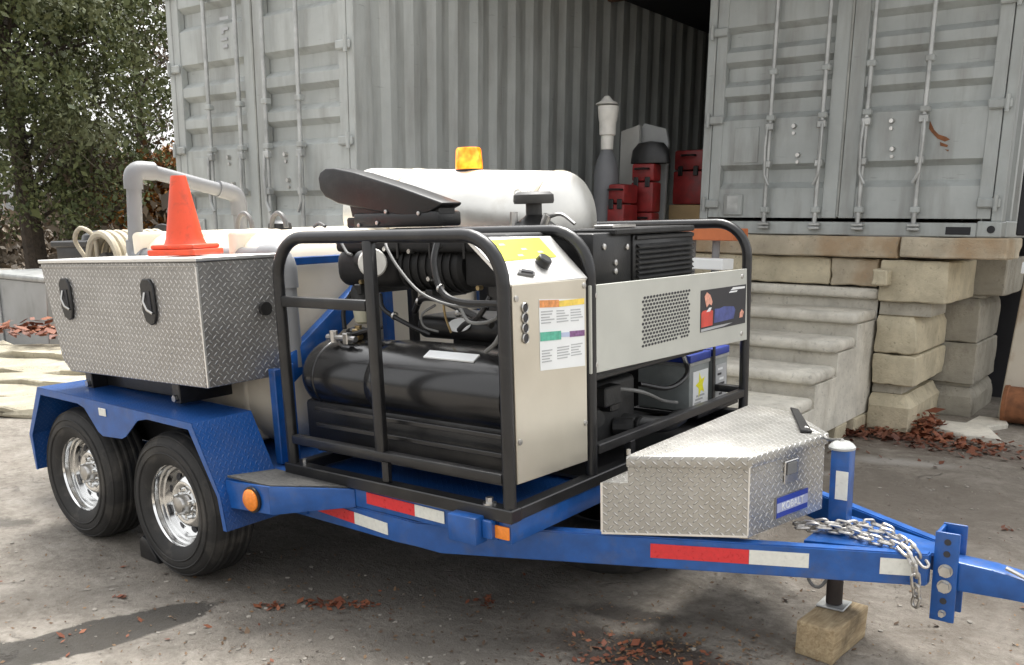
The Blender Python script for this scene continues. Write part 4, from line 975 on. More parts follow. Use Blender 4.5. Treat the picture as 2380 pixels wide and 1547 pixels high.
for x in (-.83, -.05):
    b = MB(); b.cyl((x, .118, .80), (x, .105, .80), .016, seg=6); b.build('bolt', STEEL, sb)
b = MB(); b.lathe([(0, 0), (.03, 0), (.03, .02), (0, .024)], (.33, .36, 1.20), (1, 0, 0), 16); b.build('rubber_bumper', BLACKP, sb)

# cone on the toolbox
cn = thing('traffic_cone', 'orange traffic cone standing on the long side toolbox', 'traffic cone', (-.05, .25, 1.4375), 'T')
Mc = Matrix.Translation((-.05, .25, 1.4375)) @ Matrix.Rotation(R(24), 4, 'Z')
b = MB(); b.box(-.118, .118, -.118, .118, 0, .026, .006, 2, M=Mc); b.box(-.108, .108, -.108, .108, .0265, .048, .012, 2, M=Mc); b.build('base', ORANGE, cn)
b = MB(); b.lathe([(.098, .040), (.090, .05), (.080, .075), (.076, .10), (.034, .338), (.031, .345), (.024, .345), (.024, .33), (.06, .05)], (-.05, .25, 1.4375), (0, 0, 1), 28); b.build('cone_body', ORANGE, cn)

# ================================================================== water tank and its blue frame
wt = thing('water_tank', 'large cream plastic water tank on the trailer bed behind the side toolbox', 'water tank', (-.7, YC, .5), 'T')
b = MB(); b.box(-1.15, .25, .47, my(.30), .50, 1.535, .20, 6); b.build('tank_shell', CREAM, wt, ang=60)
for x in (-.85, -.42, -.02):
    b = MB(); b.box(x-.03, x+.03, .463, my(.293), .52, 1.541, .20, 6)
    b.build('moulded_rib', CREAM, wt, ang=60)
for x, r_ in ((.02, .055), (-.25, .06)):
    b = MB(); b.tube([(x+r_*math.cos(t), .72, 1.545+1.25*r_*math.sin(t)) for t in np.linspace(0, PI, 10)], .012, 8); b.build('lifting_loop', GREYHOSE, wt)
b = MB(); b.lathe([(.0, 0), (.06, 0), (.055, .03), (.03, .045), (0, .045)], (-.05, .78, 1.535), (0, 0, 1), 16); b.build('filler_cap', BLACKP, wt)
b = MB(); b.lathe([(0, 0), (.03, 0), (.03, .02), (.0, .02)], (.25, 1.78, 1.0), (1, 0, 0), 12); b.build('tank_fitting', BRASS, wt)
fr = thing('tank_frame', 'blue steel strap frame holding the cream water tank', 'steel frame', (.29, YC, .5), 'T')
b = MB(); b.box(.262, .292, .34, my(.3), 1.375, 1.412, .004); b.build('top_strap', BLUE, fr)
for y in (1.13, 1.88):
    b = MB(); b.box(.264, .304, y, y+.05, .49, 1.37, .004); b.build('upright', BLUE, fr)
b = MB(); d0, d1 = Vector((.315, .44, .90)), Vector((.315, .95, 1.24))
b.prism([d0+Vector((0, 0, .07)), d1+Vector((0, 0, .07)), d1-Vector((0, 0, .065)), d0-Vector((0, 0, .065))], (.05, 0, 0), .006, 2); b.build('diagonal_brace', BLUE, fr)
b = MB(); b.box(.325, .368, .355, .398, .49, .93, .004); b.build('corner_tube', BLUE, fr)
b = MB(); b.box(.36, .40, .40, .44, .49, .95, .003); b.build('corner_post', BLUE, fr)

# grey pipe loop behind the toolbox
pv = thing('pipe_loop', 'grey plastic pipe loop rising behind the side toolbox', 'pipe', (-.35, .6, .9), 'T')
def pipe(p, q, r=.0375): return MB().cyl(p, q, r, seg=18)
x1p = -.875
pipe((x1p-.04, .505, 1.43), (x1p+.015, .505, 1.775)).build('riser', PVC, pv)
for nm, c in (('elbow_low', [(x1p-.045, .505, 1.46), (x1p-.047, .505, 1.425), (x1p-.01, .505, 1.415)]),):
    MB().tube(fillet([(x1p-.038, .505, 1.50), (x1p-.047, .505, 1.415), (x1p+.06, .505, 1.415)], .05, 5), .045, 16).build('elbow', PVC, pv)
MB().tube(fillet([(x1p+.010, .505, 1.76), (x1p+.02, .505, 1.855), (x1p+.02, .62, 1.85)], .06, 6), .048, 16).build('elbow', PVC, pv)
pipe((x1p+.02, .60, 1.85), (x1p+.02, 1.03, 1.755)).build('cross_pipe', PVC, pv)
MB().tube(fillet([(x1p+.02, 1.0, 1.765), (x1p+.02, 1.13, 1.735), (x1p+.02, 1.13, 1.62)], .06, 6), .047, 16).build('elbow', PVC, pv)
pipe((x1p+.02, 1.13, 1.64), (x1p+.02, 1.13, 1.50)).build('drop_pipe', PVC, pv)
pipe((x1p+.05, .505, 1.415), (.24, .505, 1.425)).build('long_pipe', PVC, pv)
MB().tube(fillet([(.17, .505, 1.425), (.325, .505, 1.425), (.325, .505, 1.28)], .07, 6), .047, 16).build('elbow', PVC, pv)
pipe((.325, .505, 1.31), (.33, .505, .92)).build('down_pipe', PVC, pv)

# hose reel and bin at the rear
hr = thing('hose_reel', 'cream hose wound on a black reel at the rear of the trailer', 'hose reel', (-1.43, .75, 1.0), 'T')
for y in (.98,):
    b = MB(); b.lathe([(.0, 0), (.21, 0), (.215, .008), (.21, .016), (0, .016)], (-1.43, y, 1.37), (0, 1, 0), 32); b.build('reel_flange', BLACKP, hr)
b = MB(); b.cyl((-1.43, .60, 1.37), (-1.43, .92, 1.37), .06, seg=16); b.build('reel_drum', BLACKP, hr)
for k in range(8):
    yy = .60+k*.048; b = MB()
    b.tube([(-1.43+.165*math.cos(t), yy, 1.37+.165*math.sin(t)) for t in np.linspace(0, 2*PI, 28)[:-1]], .0225, 8, closed=True); b.build('hose_turn', HOSE, hr)
b = MB(); b.tube(curve([(-1.61, .60, 1.38), (-1.65, .56, 1.50), (-1.57, .56, 1.57), (-1.51, .60, 1.52), (-1.53, .62, 1.40)], 6), .013, 8); b.build('hose_end', HOSE, hr)
b = MB(); b.box(-1.49, -1.37, .68, .84, .49, 1.15, .006); b.build('reel_stand', BLACK, hr)
bk = thing('black_crate', 'black plastic crate on the rear of the trailer bed left of the hose reel', 'crate', (-2.1, .8, 1.2), 'T')
b = MB(); b.box(-2.36, -1.93, .78, 1.1, 1.30, 1.49, .02, 2); b.build('crate_body', BLACKP, bk)
b = MB(); b.box(-2.38, -1.91, .76, 1.12, 1.455, 1.495, .008); b.build('crate_rim', BLACKP, bk)
b = MB(); b.lathe([(.13, 0), (.12, .03), (.08, .055), (0, .06)], (-2.04, .94, 1.497), (0, 0, 1), 16); b.build('crate_lid_dome', BLACKP, bk)
b = MB(); b.box(-2.22, -1.72, .86, .98, .47, 1.298, .006); b.build('crate_stand', BLACK, bk)

# ================================================================== pressure washer skid
sk = thing('pressure_washer', 'black tube-frame pressure washer skid with a stainless control panel, bolted to the trailer bed', 'pressure washer', (1.15, YC, .5), 'T')
XA, XB, YD, YE, YM = .5534, 1.754, .28, 2.253, .81
ZB, ZT = .505, 1.531; RT = .0245
def hoop(y, xa=XA, z0=ZB, rl=.13, name='hoop'):
    b = MB(); b.tube(fillet([(xa, y, z0), (xa, y, ZT-RT), (XB, y, ZT-RT), (XB, y, z0)], .17, 8), RT, 14); return b.build(name, BLACK, sk, ang=60)
hoop(YD); hoop(YM); hoop(YE)
for y in (YD, YE):
    b = MB(); b.box(XA-.03, XB+.03, y-.03, y+.03, ZB-.006, ZB+.044, .004); b.build('bottom_rail', BLACK, sk)
    b = MB(); b.box(XA+.02, XB-.02, y-.02, y+.02, .637, .675, .006, 2); b.build('mid_rail', BLACK, sk)
for x in (XA, XB):
    b = MB(); b.box(x-.028, x+.028, YD+.031, YE-.031, ZB-.004, ZB+.042, .004); b.build('cross_rail', BLACK, sk)
b = MB(); b.box(XB-.02, XB+.02, YM+.03, YE-.03, .625, .665, .004); b.build('front_mid_rail', BLACK, sk)
b = MB(); b.box(1.085, 1.135, YD-.018, YD+.018, .655, 1.500, .010, 3); b.build('middle_post', BLACK, sk)
b = MB(); b.box(XA+.02, 1.083, YD-.016, YD+.016, 1.225, 1.268, .006, 2); b.build('upper_rail', BLACK, sk)
b = MB(); b.box(1.115, 1.150, YD-.012, YD+.012, .55, .636, .003); b.build('short_post', BLACK, sk)
b = MB(); b.box(XA-.02, XA+.02, 1.045, 1.09, .50, 1.50, .006); b.build('rear_post', BLACK, sk)
b = MB(); b.box(XB-.012, XB+.022, 1.08, 1.12, .505, .63, .003); b.build('front_short_post', BLACK, sk)
for z in (.60, .705, .775):
    b = MB(); b.box(.64, 1.72, .345, .365, z, z+.018, .002); b.build('tank_support_rail', BLACK, sk)
# rail bolt
b = MB(); b.cyl((1.66, .28, .549), (1.66, .28, .575), .014, seg=6); b.lathe([(0, 0), (.026, 0), (.026, .006), (0, .006)], (1.66, .28, .549), (0, 0, 1), 14); b.build('anchor_bolt', STEEL, sk)
b = MB(); b.cyl((.60, .30, .549), (.60, .30, .565), .012, seg=6); b.build('anchor_bolt', STEEL, sk)
# control panel: front sheet and tilted top
cpn = MB(); xf = 1.772
cpn.prism([(xf-.012, .306, .632), (xf-.012, .757, .618), (xf-.012, .757, 1.330), (xf-.012, .306, 1.338)], (.012, 0, 0), .002); pan = cpn.build('control_panel', STAIN, sk)
b = MB(); b.prism([(xf-.001, .300, 1.340), (xf-.001, .772, 1.332), (1.60, .772, 1.49), (1.58, .300, 1.50)], (-.008, 0, -.012), .002)
ptop = b.build('panel_top', ALUP, pan)
b = MB(); b.prism([(xf-.014, .752, 1.30), (1.62, .752, 1.40), (1.60, .752, 1.478), (xf-.014, .752, 1.328)], (0, -.005, 0)); b.build('panel_side', ALUP, pan)
tdir = Vector((1.59-xf, 0, 1.495-1.336)); tdir.normalize(); tn = Vector((-tdir.z, 0, tdir.x)); tn = tn if tn.z > 0 else -tn
def ontop(y, s_, d=0): return Vector((xf-.001, y, 1.337))+tdir*s_+tn*d
def tquad(y0, y1, s0, s1, d, th, name, mat, sh=.0):
    b = MB(); b.prism([ontop(y0, s0, d), ontop(y1, s0, d), ontop(y1-sh, s1, d), ontop(y0-sh, s1, d)], tn*th); return b.build(name, mat, pan)
tquad(.36, .69, .115, .222, .0025, .001, 'yellow_label', YELLOW)
for y0, s0 in ((.42, .19), (.52, .16), (.60, .14), (.47, .13)):
    b = MB(); b.prism([ontop(y0, s0, .0042), ontop(y0+.035, s0, .0042), ontop(y0+.03, s0+.010, .0042), ontop(y0+.003, s0+.010, .0042)], tn*.0005); b.build('label_print', GREYINK, pan)
b = MB(); b.lathe([(.028, 0), (.030, .004), (.027, .028), (.022, .032), (0, .032)], ontop(.565, .085, .001), tn, 20); b.build('knob', BLACKP, pan)
b = MB(); b.prism([ontop(.375, .045, .001), ontop(.455, .025, .001), ontop(.475, .042, .001), ontop(.400, .065, .001)], tn*.010, .003); sw = b.build('rocker_switch', pm('switch_bezel', (.16, .16, .16), .4), pan)
b = MB(); b.prism([ontop(.395, .047, .011), ontop(.450, .033, .011), ontop(.462, .043, .011), ontop(.408, .058, .011)], tn*.005, .001); b.build('rocker', INK, sw)
def pq(y0, y1, z0, z1, d, name, mat, parent=pan, sl=.0):
    b = MB(); b.prism([(xf+d, y0, z0), (xf+d, y1, z0+sl), (xf+d, y1, z1+sl), (xf+d, y0, z1)], (.0012, 0, 0)); return b.build(name, mat, parent)
lab = pq(.455, .742, 1.022, 1.278, .0005, 'instruction_label', PAPER, sl=-.022)
pq(.457, .575, 1.248, 1.274, .002, 'orange_heading', ORANGEINK, lab, -.008); pq(.576, .740, 1.240, 1.262, .002, 'yellow_heading', pm('amber_print', (.80, .58, .10), .45, var=.2, scale=30, bump=0), lab, -.004)
pq(.457, .585, 1.128, 1.160, .002, 'teal_band', TEAL, lab, -.008); pq(.586, .640, 1.128, 1.145, .002, 'lilac_band', pm('lilac_print', (.45, .50, .66), .5, bump=0), lab, -.004); pq(.641, .740, 1.122, 1.144, .002, 'violet_band', PURPLE, lab, -.006)
for cy, cz in ((.465, 1.19), (.56, 1.185), (.65, 1.18), (.465, 1.05), (.56, 1.05), (.65, 1.05)):
    for k in range(5):
        wd = random.uniform(.045, .08); pq(cy, cy+wd, cz+.04-k*.010, cz+.044-k*.010, .0019, 'print_line', GREYINK, lab, -.003)
for k in range(4):
    b = MB(); zz = 1.256-k*.0355; b.lathe([(.0165, .001), (.019, .004), (.0165, .008), (.015, .005)], (xf, .370, zz), (1, 0, 0), 20); hr_ = b.build('switch_ring', STEEL, pan)
    b = MB(); b.lathe([(0, .002), (.0158, .002), (.0158, .004), (0, .006)], (xf, .370, zz), (1, 0, 0), 20); b.build('switch_button', INK, hr_)
for y, z in ((.325, .785), (.742, .775), (.742, 1.305), (.325, 1.29)):
    b = MB(); b.lathe([(.012, 0), (.011, .004), (0, .006)], (xf, y, z), (1, 0, 0), 10); b.build('screw', STEEL, pan)
# grey side panel with perforations and picture decal
gp = MB(); gp.prism([(xf-.010, .786, .960), (xf-.010, 2.235, .922), (xf-.010, 2.212, 1.283), (xf-.010, .786, 1.302)], (.011, 0, 0), .002); gpn = gp.build('grey_panel', GREYP, sk)
hole = MB(); hole.lathe([(0, 0), (.0095, 0), (.0095, .0012), (0, .0012)], (0, 0, 0), (1, 0, 0), 8); hm = hole.build('vent_slot', INK); hmesh = hm.data; bpy.data.objects.remove(hm)
for i in range(16):
    for j in range(14):
        y = 1.182+i*.0265+(.013 if j % 2 else 0); z = 1.020+j*.0155
        if random.random() < .02: continue
        o = bpy.data.objects.new('vent_slot', hmesh); COL.objects.link(o); o.parent = gpn; ORG[o.name] = ORG[gpn.name]; o.location = Vector((xf+.0013, y, z))-ORG[sk.name]; o.scale = (1, 1.05, .62)
dc = pq(1.705, 2.203, 1.018, 1.212, .0018, 'picture_decal', INK, gpn, -.006)
def dq(pts, d, name, mat):
    b = MB(); b.prism([(xf+d, y, z) for y, z in pts], (.0008, 0, 0)); return b.build(name, mat, dc)
dq([(1.712, 1.040), (1.83, 1.040), (1.832, 1.108), (1.80, 1.118), (1.73, 1.116), (1.712, 1.108)], .0036, 'red_print', pm('red_print', (.62, .07, .05), .4, var=.2, scale=20, bump=0))
dq([(1.76, 1.108), (1.80, 1.108), (1.815, 1.126), (1.79, 1.126)], .0045, 'white_print', PAPER)
dq([(1.845, 1.048), (2.06, 1.048), (2.08, 1.09), (2.06, 1.108), (1.95, 1.118), (1.90, 1.112), (1.85, 1.115)], .0036, 'blue_print', pm('dull_blue_print', (.07, .09, .27), .4, var=.4, scale=25, bump=0))
dq([(1.742, 1.182), (1.765, 1.20), (1.80, 1.185), (1.825, 1.150), (1.815, 1.135), (1.79, 1.145), (1.765, 1.130), (1.752, 1.155)], .0036, 'pink_print', PINK)
dq([(2.02, 1.190), (2.185, 1.188), (2.185, 1.198), (2.05, 1.202)], .0036, 'white_print', PAPER); dq([(2.0, 1.178), (2.09, 1.177), (2.10, 1.184), (2.02, 1.186)], .0036, 'white_print', PAPER)
dq([(2.13, 1.045), (2.165, 1.045), (2.18, 1.07), (2.155, 1.085), (2.135, 1.07)], .0036, 'pale_print', PINK)
dq([(1.71, 1.020), (1.95, 1.022), (2.05, 1.030), (1.86, 1.033), (1.71, 1.032)], .0036, 'pale_print', GREYINK)
for y, z in ((.818, 1.262), (2.155, 1.248), (2.165, .962), (.822, .992)):
    b = MB(); b.lathe([(.012, 0), (.010, .004), (0, .006)], (xf+.001, y, z), (1, 0, 0), 10); b.build('screw', STEEL, gpn)
# louvred air box above the grey panel
lv = MB(); lv.box(1.30, 1.60, 1.395, 1.965, 1.245, 1.475, .01, 2); lvb = lv.build('louvre_box', BLACKP, sk)
b = MB(); b.box(1.598, 1.612, 1.41, 1.95, 1.452, 1.470, .003); b.box(1.598, 1.612, 1.41, 1.95, 1.25, 1.262, .003); b.build('louvre_frame', BLACKP, lvb)
for k in range(8):
    z = 1.272+k*.0225; b = MB(); b.prism([(1.602, 1.42, z), (1.602, 1.94, z), (1.617, 1.94, z-.013), (1.617, 1.42, z-.013)], (.0, 0, .004)); b.build('louvre_slat', ENGINE, lvb)
b = MB(); b.box(1.35, 1.595, 1.08, 1.39, 1.22, 1.49, .012, 2); hb = b.build('control_box', BLACKP, sk)
for y, z in ((1.16, 1.432), (1.345, 1.425), (1.25, 1.362), (1.25, 1.325)):
    b = MB(); b.lathe([(.014, 0), (.013, .006), (0, .010)], (1.596, y, z), (1, 0, 0), 10); b.build('bolt', STEEL, hb)
b = MB(); b.box(1.30, 1.62, 1.22, 1.94, 1.478, 1.505, .006); b.build('box_cover', ENGINE, lvb)
b = MB(); b.box(1.50, 1.60, 1.23, 1.42, 1.506, 1.522, .004); b.build('cover_bracket', STEEL, lvb)
# black fuel tank
ft = MB(); ft.lathe([(0, 0)]+[(.164*math.sin(t), .13*(1-math.cos(t))) for t in np.linspace(.15, PI/2, 9)]+[(.164, 1.20), (.12, 1.235), (0, 1.235)], (.425, .59, .898), (1, 0, 0), 40, sy=1.26); fto = ft.build('fuel_tank', TANKM, sk, ang=60)
b = MB(); b.box(.485, 1.64, .42, .78, .58, .80, .02, 2); b.build('tank_base', BLACKP, fto)
b = MB(); b.lathe([(.150, 0), (.168, .02), (.171, .06), (.171, .74)], (.90, .59, .898), (1, 0, 0), 40, sy=1.26); b.build('tank_shoulder', TANKM, fto, ang=60)
b = MB(); b.lathe([(.163, 0), (.167, .004), (.167, .014), (.163, .018)], (.58, .59, .898), (1, 0, 0), 40, sy=1.26); b.build('moulded_band', TANKM, fto, ang=60)
b = MB(); b.prism([(1.20, .452, 1.028), (1.46, .452, 1.028), (1.46, .492, 1.0495), (1.20, .492, 1.0495)], (0, -.003, .006)); b.build('tank_label', PAPER, fto)
b = MB(); b.lathe([(0, 0), (.05, 0), (.05, .035), (.03, .045), (0, .045)], (.66, .60, 1.062), (0, 0, 1), 20); b.build('filler_cap', BLACKP, fto)
# engine above the tank
en = MB(); en.box(1.02, 1.60, .80, 1.2, .945, 1.10, .05, 4); eng = en.build('engine', ENGINE, sk)
b = MB(); b.box(.93, 1.52, .68, 1.0, 1.065, 1.165, .045, 5); b.build('engine_cowl', BLACKP, eng, ang=60)
b = MB(); b.lathe([(0, 0), (.034, 0), (.034, .003), (0, .003)], (1.20, .672, 1.135), (.15, -.75, .65), 20, sy=1.6); b.build('oval_sticker', PAPER, eng)
b = MB(); b.box(.60, 1.22, .85, 1.9, .55, .94, .05, 3); b.build('engine_block', ENGINE, eng)
b = MB(); b.box(1.22, 1.60, .86, 1.42, .56, .86, .03, 3); b.build('gearbox', ENGINE, eng)
b = MB(); b.box(1.30, 1.70, .83, 1.90, .902, .925, .006); b.build('shelf_plate', BLACKP, eng)
b = MB(); b.tube(curve([(1.55, 1.30, .66), (1.66, 1.36, .64), (1.70, 1.52, .61), (1.66, 1.74, .60)], 6), .038, 12); b.build('exhaust_pipe', ENGINE, eng)
b = MB(); b.tube(curve([(1.60, 1.45, .80), (1.66, 1.62, .76), (1.66, 1.80, .80), (1.56, 1.95, .87)], 6), .012, 8); b.build('battery_cable', BLACKP, eng)
b = MB(); b.tube(curve([(1.58, 1.10, .84), (1.68, 1.30, .80), (1.64, 1.60, .70), (1.58, 1.85, .64)], 6), .009, 8); b.build('battery_cable', GREYHOSE, eng)
for i in range(7):
    x = random.uniform(.6, 1.72); y = random.uniform(.88, 1.40); z = random.uniform(.60, .84); s_ = random.uniform(.02, .05); b = MB()
    if i % 2: b.cyl((1.60, y, z), (1.66+random.uniform(0, .03), y+random.uniform(-.05, .05), z), s_*.8, seg=10)
    else: b.box(1.60, 1.64+random.uniform(0, .03), y-s_*1.5, y+s_*1.5, z-s_, z+s_, .006)
    b.build('engine_fitting', random.choice((ENGINE, BLACKP, STEEL if i % 5 == 0 else BLACKP)), eng)
# belt guard: black drum under the top bar
bg_ = MB(); bg_.box(.55, .93, .58, .84, 1.285, 1.45, .06, 4); bgo = bg_.build('belt_guard', MATTE, sk, ang=50)
b = MB(); b.lathe([(0, 0), (.085, 0), (.10, .015), (.10, .34), (.085, .355), (0, .355)], (.94, .68, 1.375), (1, 0, 0), 28); b.build('motor', MATTE, bgo)
for k in range(7):
    MB().lathe([(.1005, 0), (.108, 0), (.108, .008), (.1005, .008)], (.975+k*.044, .68, 1.375), (1, 0, 0), 28).build('motor_fin', MATTE, bgo)
b = MB(); b.box(1.30, 1.58, .60, .84, 1.30, 1.45, .02, 2); b.build('junction_box', MATTE, bgo)
b = MB(); b.box(.70, .74, .56, .86, 1.255, 1.30, .004); b.build('guard_foot', BLACK, bgo); MB().box(1.10, 1.14, .58, .80, 1.25, 1.285, .004).build('guard_foot', BLACK, bgo)
b = MB(); b.box(.60, 1.56, .555, .86, 1.435, 1.504, .02, 3); b.build('guard_cover', MATTE, bgo)
b = MB(); b.cyl((.80, .525, 1.405), (.90, .505, 1.395), .040, seg=20); fl = b.build('gauge_body', ENGINE, bgo)
gd = Vector((.75, -.62, .05)).normalized(); b = MB(); b.lathe([(0, 0), (.056, 0), (.060, .006), (.054, .020), (0, .024)], Vector((.885, .505, 1.395)), gd, 24); b.build('gauge_face', POLY, bgo)
def hose(pts, r, mat, name): return MB().tube(curve(pts, 7), r, 8).build(name, mat, sk)
hose([(.70, .50, 1.49), (.76, .48, 1.44), (.80, .47, 1.43)], .006, GREYHOSE, 'wire')
hose([(.98, .50, 1.50), (1.02, .46, 1.46), (1.10, .44, 1.38), (1.22, .43, 1.29), (1.36, .44, 1.245), (1.5, .46, 1.24)], .006, GREYHOSE, 'wire')
hose([(1.30, .46, 1.49), (1.31, .42, 1.40), (1.36, .40, 1.30), (1.45, .40, 1.262), (1.62, .42, 1.258)], .013, BLACKP, 'hose')
hose([(1.0, .62, 1.19), (1.06, .60, 1.245), (1.16, .58, 1.25), (1.30, .56, 1.22), (1.50, .52, 1.165)], .014, BLACKP, 'hose')
hose([(1.12, .62, 1.22), (1.06, .60, 1.18), (1.07, .60, 1.13), (1.13, .62, 1.11)], .005, GREYHOSE, 'wire')
hose([(1.20, .58, 1.26), (1.19, .6, 1.18), (1.20, .62, 1.11)], .005, BRASS, 'wire')
hose([(1.36, .50, 1.23), (1.42, .48, 1.18), (1.50, .48, 1.18), (1.56, .48, 1.20)], .007, GREYHOSE, 'wire')
hose([(.66, .56, 1.10), (.60, .54, 1.02), (.70, .52, 1.08), (.82, .60, 1.12)], .012, BLACKP, 'hose')
hose([(.86, .56, 1.26), (.90, .54, 1.20), (1.02, .56, 1.14), (1.10, .60, 1.10)], .010, BLACKP, 'hose')
hose([(1.48, .54, 1.27), (1.44, .52, 1.20), (1.34, .55, 1.16), (1.28, .58, 1.13)], .011, BLACKP, 'hose')
hose([(.62, .62, 1.26), (.58, .60, 1.18), (.60, .58, 1.10)], .010, BLACKP, 'hose')
hose([(1.55, .60, 1.30), (1.60, .50, 1.22), (1.58, .45, 1.12), (1.50, .48, 1.07)], .009, GREYHOSE, 'hose')
for x, y, z, mm in ((.92, .553, 1.45, STEEL), (1.06, .553, 1.44, STEEL), (1.22, .553, 1.46, STEEL), (.74, .575, 1.31, BRASS), (1.14, .575, 1.33, STEEL), (1.40, .575, 1.30, BRASS)):
    MB().cyl((x, y+.012, z), (x, y-.014, z), .010, seg=6).build('hex_fitting', mm, bgo)
for x in (.98, 1.16, 1.34):
    MB().box(x, x+.012, .548, .556, 1.41, 1.495, .002).build('guard_rib', BLACKP, bgo)
for x, y, z in ((1.045, .603, 1.235), (1.30, .56, 1.20), (.95, .55, 1.175), (1.35, .405, 1.31)):
    b = MB(); b.lathe([(.0155, -.005), (.0175, -.005), (.0175, .005), (.0155, .005)], (x, y, z), (1, 0, -.3), 12); b.build('hose_clamp', STEEL, sk)
# filter with clear bowl and fittings on the rear post
b = MB(); b.lathe([(0, .02), (.038, .02), (.045, 0), (.045, -.05)], (.70, .60, 1.27), (0, 0, 1), 18); flt = b.build('filter_head', ENGINE, sk)
b = MB(); b.lathe([(.041, -.05), (.041, -.085), (.034, -.135), (.02, -.145), (0, -.145)], (.70, .60, 1.27), (0, 0, 1), 18); b.build('filter_bowl', CLEAR, flt)
b = MB(); b.cyl((.69, .58, 1.12), (.69, .58, 1.07), .016, seg=10); b.cyl((.66, .55, 1.075), (.74, .55, 1.075), .012, seg=8); b.box(.70, .735, .53, .56, 1.06, 1.11, .004); b.build('brass_fitting', BRASS, flt)
b = MB(); b.cyl((.60, .48, 1.075), (.78, .48, 1.075), .013, seg=10); b.cyl((.64, .48, 1.055), (.64, .48, 1.105), .018, seg=8); b.box(.715, .745, .46, .495, 1.05, 1.10, .004); b.build('valve', STEEL, sk)
# tilted scoop and the black housing on top of the rack
hs = MB(); hs.box(.46, .985, .80, .96, 1.534, 1.60, .012, 2); hs.prism([(.44, .815, 1.585), (.985, .815, 1.585), (.985, .815, 1.612), (.80, .815, 1.635), (.55, .815, 1.66), (.42, .815, 1.668)], (0, .10, 0)); hso = hs.build('top_housing', BLACKP, sk)
b = MB(); b.box(.40, .60, .81, .94, 1.534, 1.582, .008); b.build('housing_steps', BLACK, hso)
for x, z in ((.68, 1.648), (.62, 1.60), (.50, 1.592), (.88, 1.636)):
    b = MB(); b.lathe([(.010, 0), (.009, .005), (0, .007)], (x, .798, z-.045), (0, -1, 0), 8); b.build('bolt', STEEL, hso)
scp = [(.235, 1.768), (.25, 1.793), (.29, 1.81), (.345, 1.808), (.48, 1.783), (.75, 1.712), (1.02, 1.632), (1.01, 1.620), (.93, 1.59), (.80, 1.58), (.55, 1.615), (.36, 1.648), (.275, 1.68), (.242, 1.715)]
b = MB(); b.prism([(x, .80, z) for x, z in scp], (0, .13, 0), .03, 4); b.build('scoop_cover', BLACKP, sk, ang=50)
b = MB(); b.tube(curve([(.30, .70, 1.545), (.34, .70, 1.56), (.38, .70, 1.545)], 5), .008, 8); b.build('cable_clip', GREYHOSE, sk)
# mushroom vent on the top bar
b = MB(); b.lathe([(.10, 0), (.095, .015), (.06, .04), (.045, .05), (.034, .06), (.034, .105)], (1.36, .99, 1.512), (0, 0, 1), 24); mv = b.build('vent_stem', BLACKP, sk)
b = MB(); b.lathe([(.034, .105), (.082, .105), (.086, .115), (.084, .14), (.068, .152), (0, .155)], (1.36, .99, 1.512), (0, 0, 1), 24); b.build('vent_cap', pm('vent_grey', (.055, .054, .052), .55), mv)
MB().cyl((1.30, .93, 1.525), (1.30, .93, 1.585), .016, seg=8).build('vent_fitting', STEEL, mv)
b = MB(); b.cyl((1.44, .95, 1.525), (1.46, .95, 1.57), .018, seg=8); b.tube(curve([(1.46, .95, 1.56), (1.52, .96, 1.57), (1.58, .97, 1.53)], 5), .008, 6); b.build('vent_fitting', STEEL, mv)

b = MB(); b.box(.62, 1.69, .86, 2.20, .500, .512, 0); b.build('dark_fill_pan', BLACK, sk)  # black sheet added to keep the skid's floor dark
b = MB(); b.box(.62, 1.30, 2.17, 2.19, .513, .96, .003); b.build('dark_fill_plate', BLACK, sk)  # black plate added to keep the back of the engine bay dark

# batteries
def battery(y0, y1, label, star):
    t = thing('battery', label, 'battery', (1.55, (y0+y1)/2, .575), 'T', 'batteries at the front of the skid')
    b = MB(); b.box(1.30, 1.60, y0, y1, .575, .825, .008, 2); c = b.build('battery_case', BATT, t)
    b = MB(); b.box(1.292, 1.608, y0-.006, y1+.006, .8265, .866, .006, 2); b.build('battery_lid', BATT_T, t)
    b = MB(); b.box(1.295, 1.605, y0-.003, y1+.003, .808, .826, .002); b.build('lid_rim', GALV, t)
    for yt in (y0+.04, y1-.04): MB().cyl((1.54, yt, .866), (1.54, yt, .885), .012, seg=10).build('terminal', STEEL, t)
    b = MB(); b.box(1.6005, 1.603, y0+.035, y1-.02, .595, .775, 0); l_ = b.build('battery_label', PAPER if star else GREYINK, t)
    ym = (y0+y1)/2+.005
    if star:
        b = MB(); pts = []
        for k in range(10):
            rr = .062 if k % 2 == 0 else .026; a = PI/2+k*PI/5+.25; pts.append((1.6035, ym+rr*.9*math.cos(a), .70+rr*1.1*math.sin(a)))
        b.prism(pts, (.0008, 0, 0)); b.build('yellow_star', pm('star_yellow', (.85, .80, .04), .4, bump=0), l_)
        for k in range(3): MB().box(1.6035, 1.6042, y0+.05+k*.01, y0+.12+k*.02, .605+k*.018, .615+k*.018, 0).build('print_line', GREYINK, l_)
    else:
        for k in range(6): MB().box(1.6035, 1.6042, y0+.05+random.uniform(0, .03), y1-.04-random.uniform(0, .06), .61+k*.027, .622+k*.027, 0).build('print_line', PAPER if k % 2 else INK, l_)
    return t
battery(1.945, 2.165, 'grey battery with a blue top and a yellow star label, nearer the control panel', True)
battery(2.205, 2.415-.03, 'grey battery with a blue top and striped label, by the far front post', False)
b = MB(); b.box(1.28, 1.66, 1.93, 2.42-.02, .552, .574, .003); b.build('battery_tray', BLACK, sk)
b = MB(); b.box(1.609, 1.617, 2.178, 2.203, .58, .896, .003); b.box(1.30, 1.606, 2.178, 2.203, .888, .896, .003); b.build('battery_strap', BLACKP, sk)

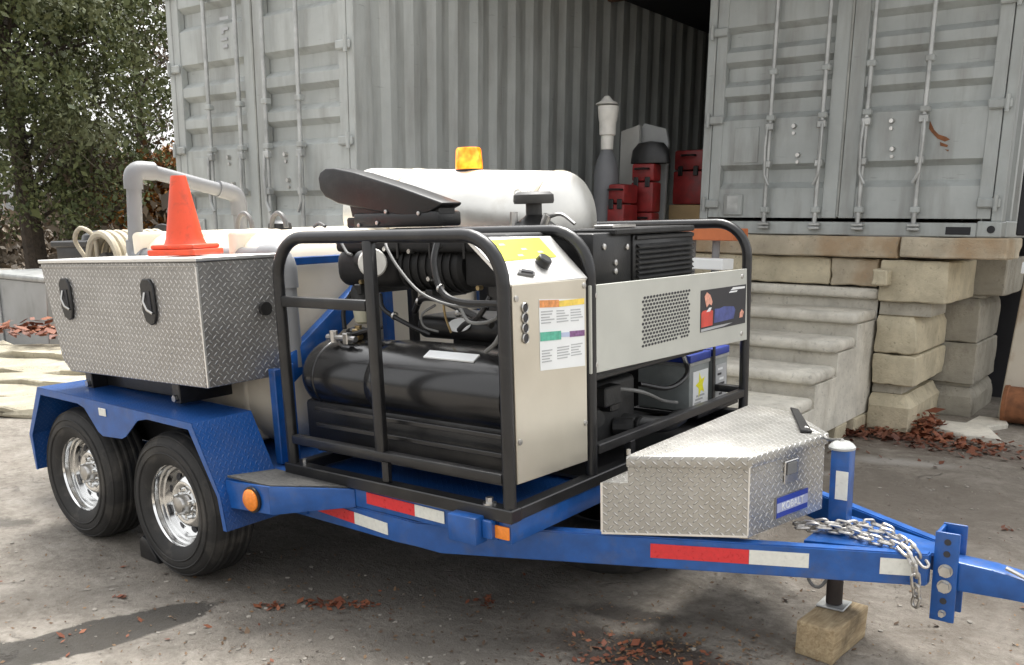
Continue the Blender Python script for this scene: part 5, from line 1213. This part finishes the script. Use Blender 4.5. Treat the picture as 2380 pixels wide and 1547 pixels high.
# ================================================================== burner drum with beacon
bd = thing('burner_drum', 'big bright aluminium burner drum lying along the top of the rig', 'burner drum', (.5, 1.5, 1.3), 'T')
ax0, ax1 = Vector((-.14, 1.5, 1.605)), Vector((1.135, 1.5, 1.526)); axd = (ax1-ax0); axl = axd.length
b = MB(); b.lathe([(0, 0), (.22, 0), (.245, .02), (.245, axl)], ax0, axd, 56); b.build('drum_shell', DRUM, bd, ang=50)
b = MB(); b.lathe([(.2452, axl)]+[(.2455*math.cos(t), axl+.004+.125*math.sin(t)) for t in np.linspace(0, PI/2-.12, 9)]+[(0, axl+.129)], ax0, axd, 56); b.build('drum_dome', DRUM, bd, ang=60)
for h in (axl-.02, .34):
    b = MB(); b.lathe([(.2455, h), (.249, h+.004), (.249, h+.022), (.2455, h+.026)], ax0, axd, 56); b.build('seam_band', pm('seam_bronze', (.52, .46, .36), .4, metal=.6), bd)
for h in (.25, .95):
    p = ax0+axd.normalized()*h; b = MB(); b.prism([(p.x-.03, 1.30, 1.30), (p.x-.03, 1.70, 1.30), (p.x-.03, 1.66, p.z-.17), (p.x-.03, 1.34, p.z-.17)], (.06, 0, 0)); b.box(p.x-.03, p.x+.03, 1.30, 1.70, .49, 1.299, .004); b.build('cradle', BLACK, bd)
n_ = Vector((.35, -.75, .52)); n_ = (n_-axd.normalized()*n_.dot(axd.normalized())).normalized()
pt = ax0+axd.normalized()*(axl-.06)+n_*.2462
text_part('drum_lettering', 'Caution', .045, pm('faded_ink', (.45, .42, .36), .5, bump=0), bd, basis(axd.normalized(), n_, pt), ext=.0003)
bc = thing('beacon', 'lit amber warning beacon on top of the aluminium burner drum', 'beacon', (.58, 1.5, 1.80), 'T')
pB = Vector((.575, 1.5, 1.785))
b = MB(); b.lathe([(0, 0), (.07, 0), (.07, .022), (0, .022)], pB, (0, 0, 1), 28); b.build('beacon_base', BLACKP, bc)
b = MB(); b.lathe([(.068, .023), (.070, .030), (.064, .118), (.056, .128), (0, .130)], pB, (0, 0, 1), 28); b.build('beacon_lens', BEACON, bc)
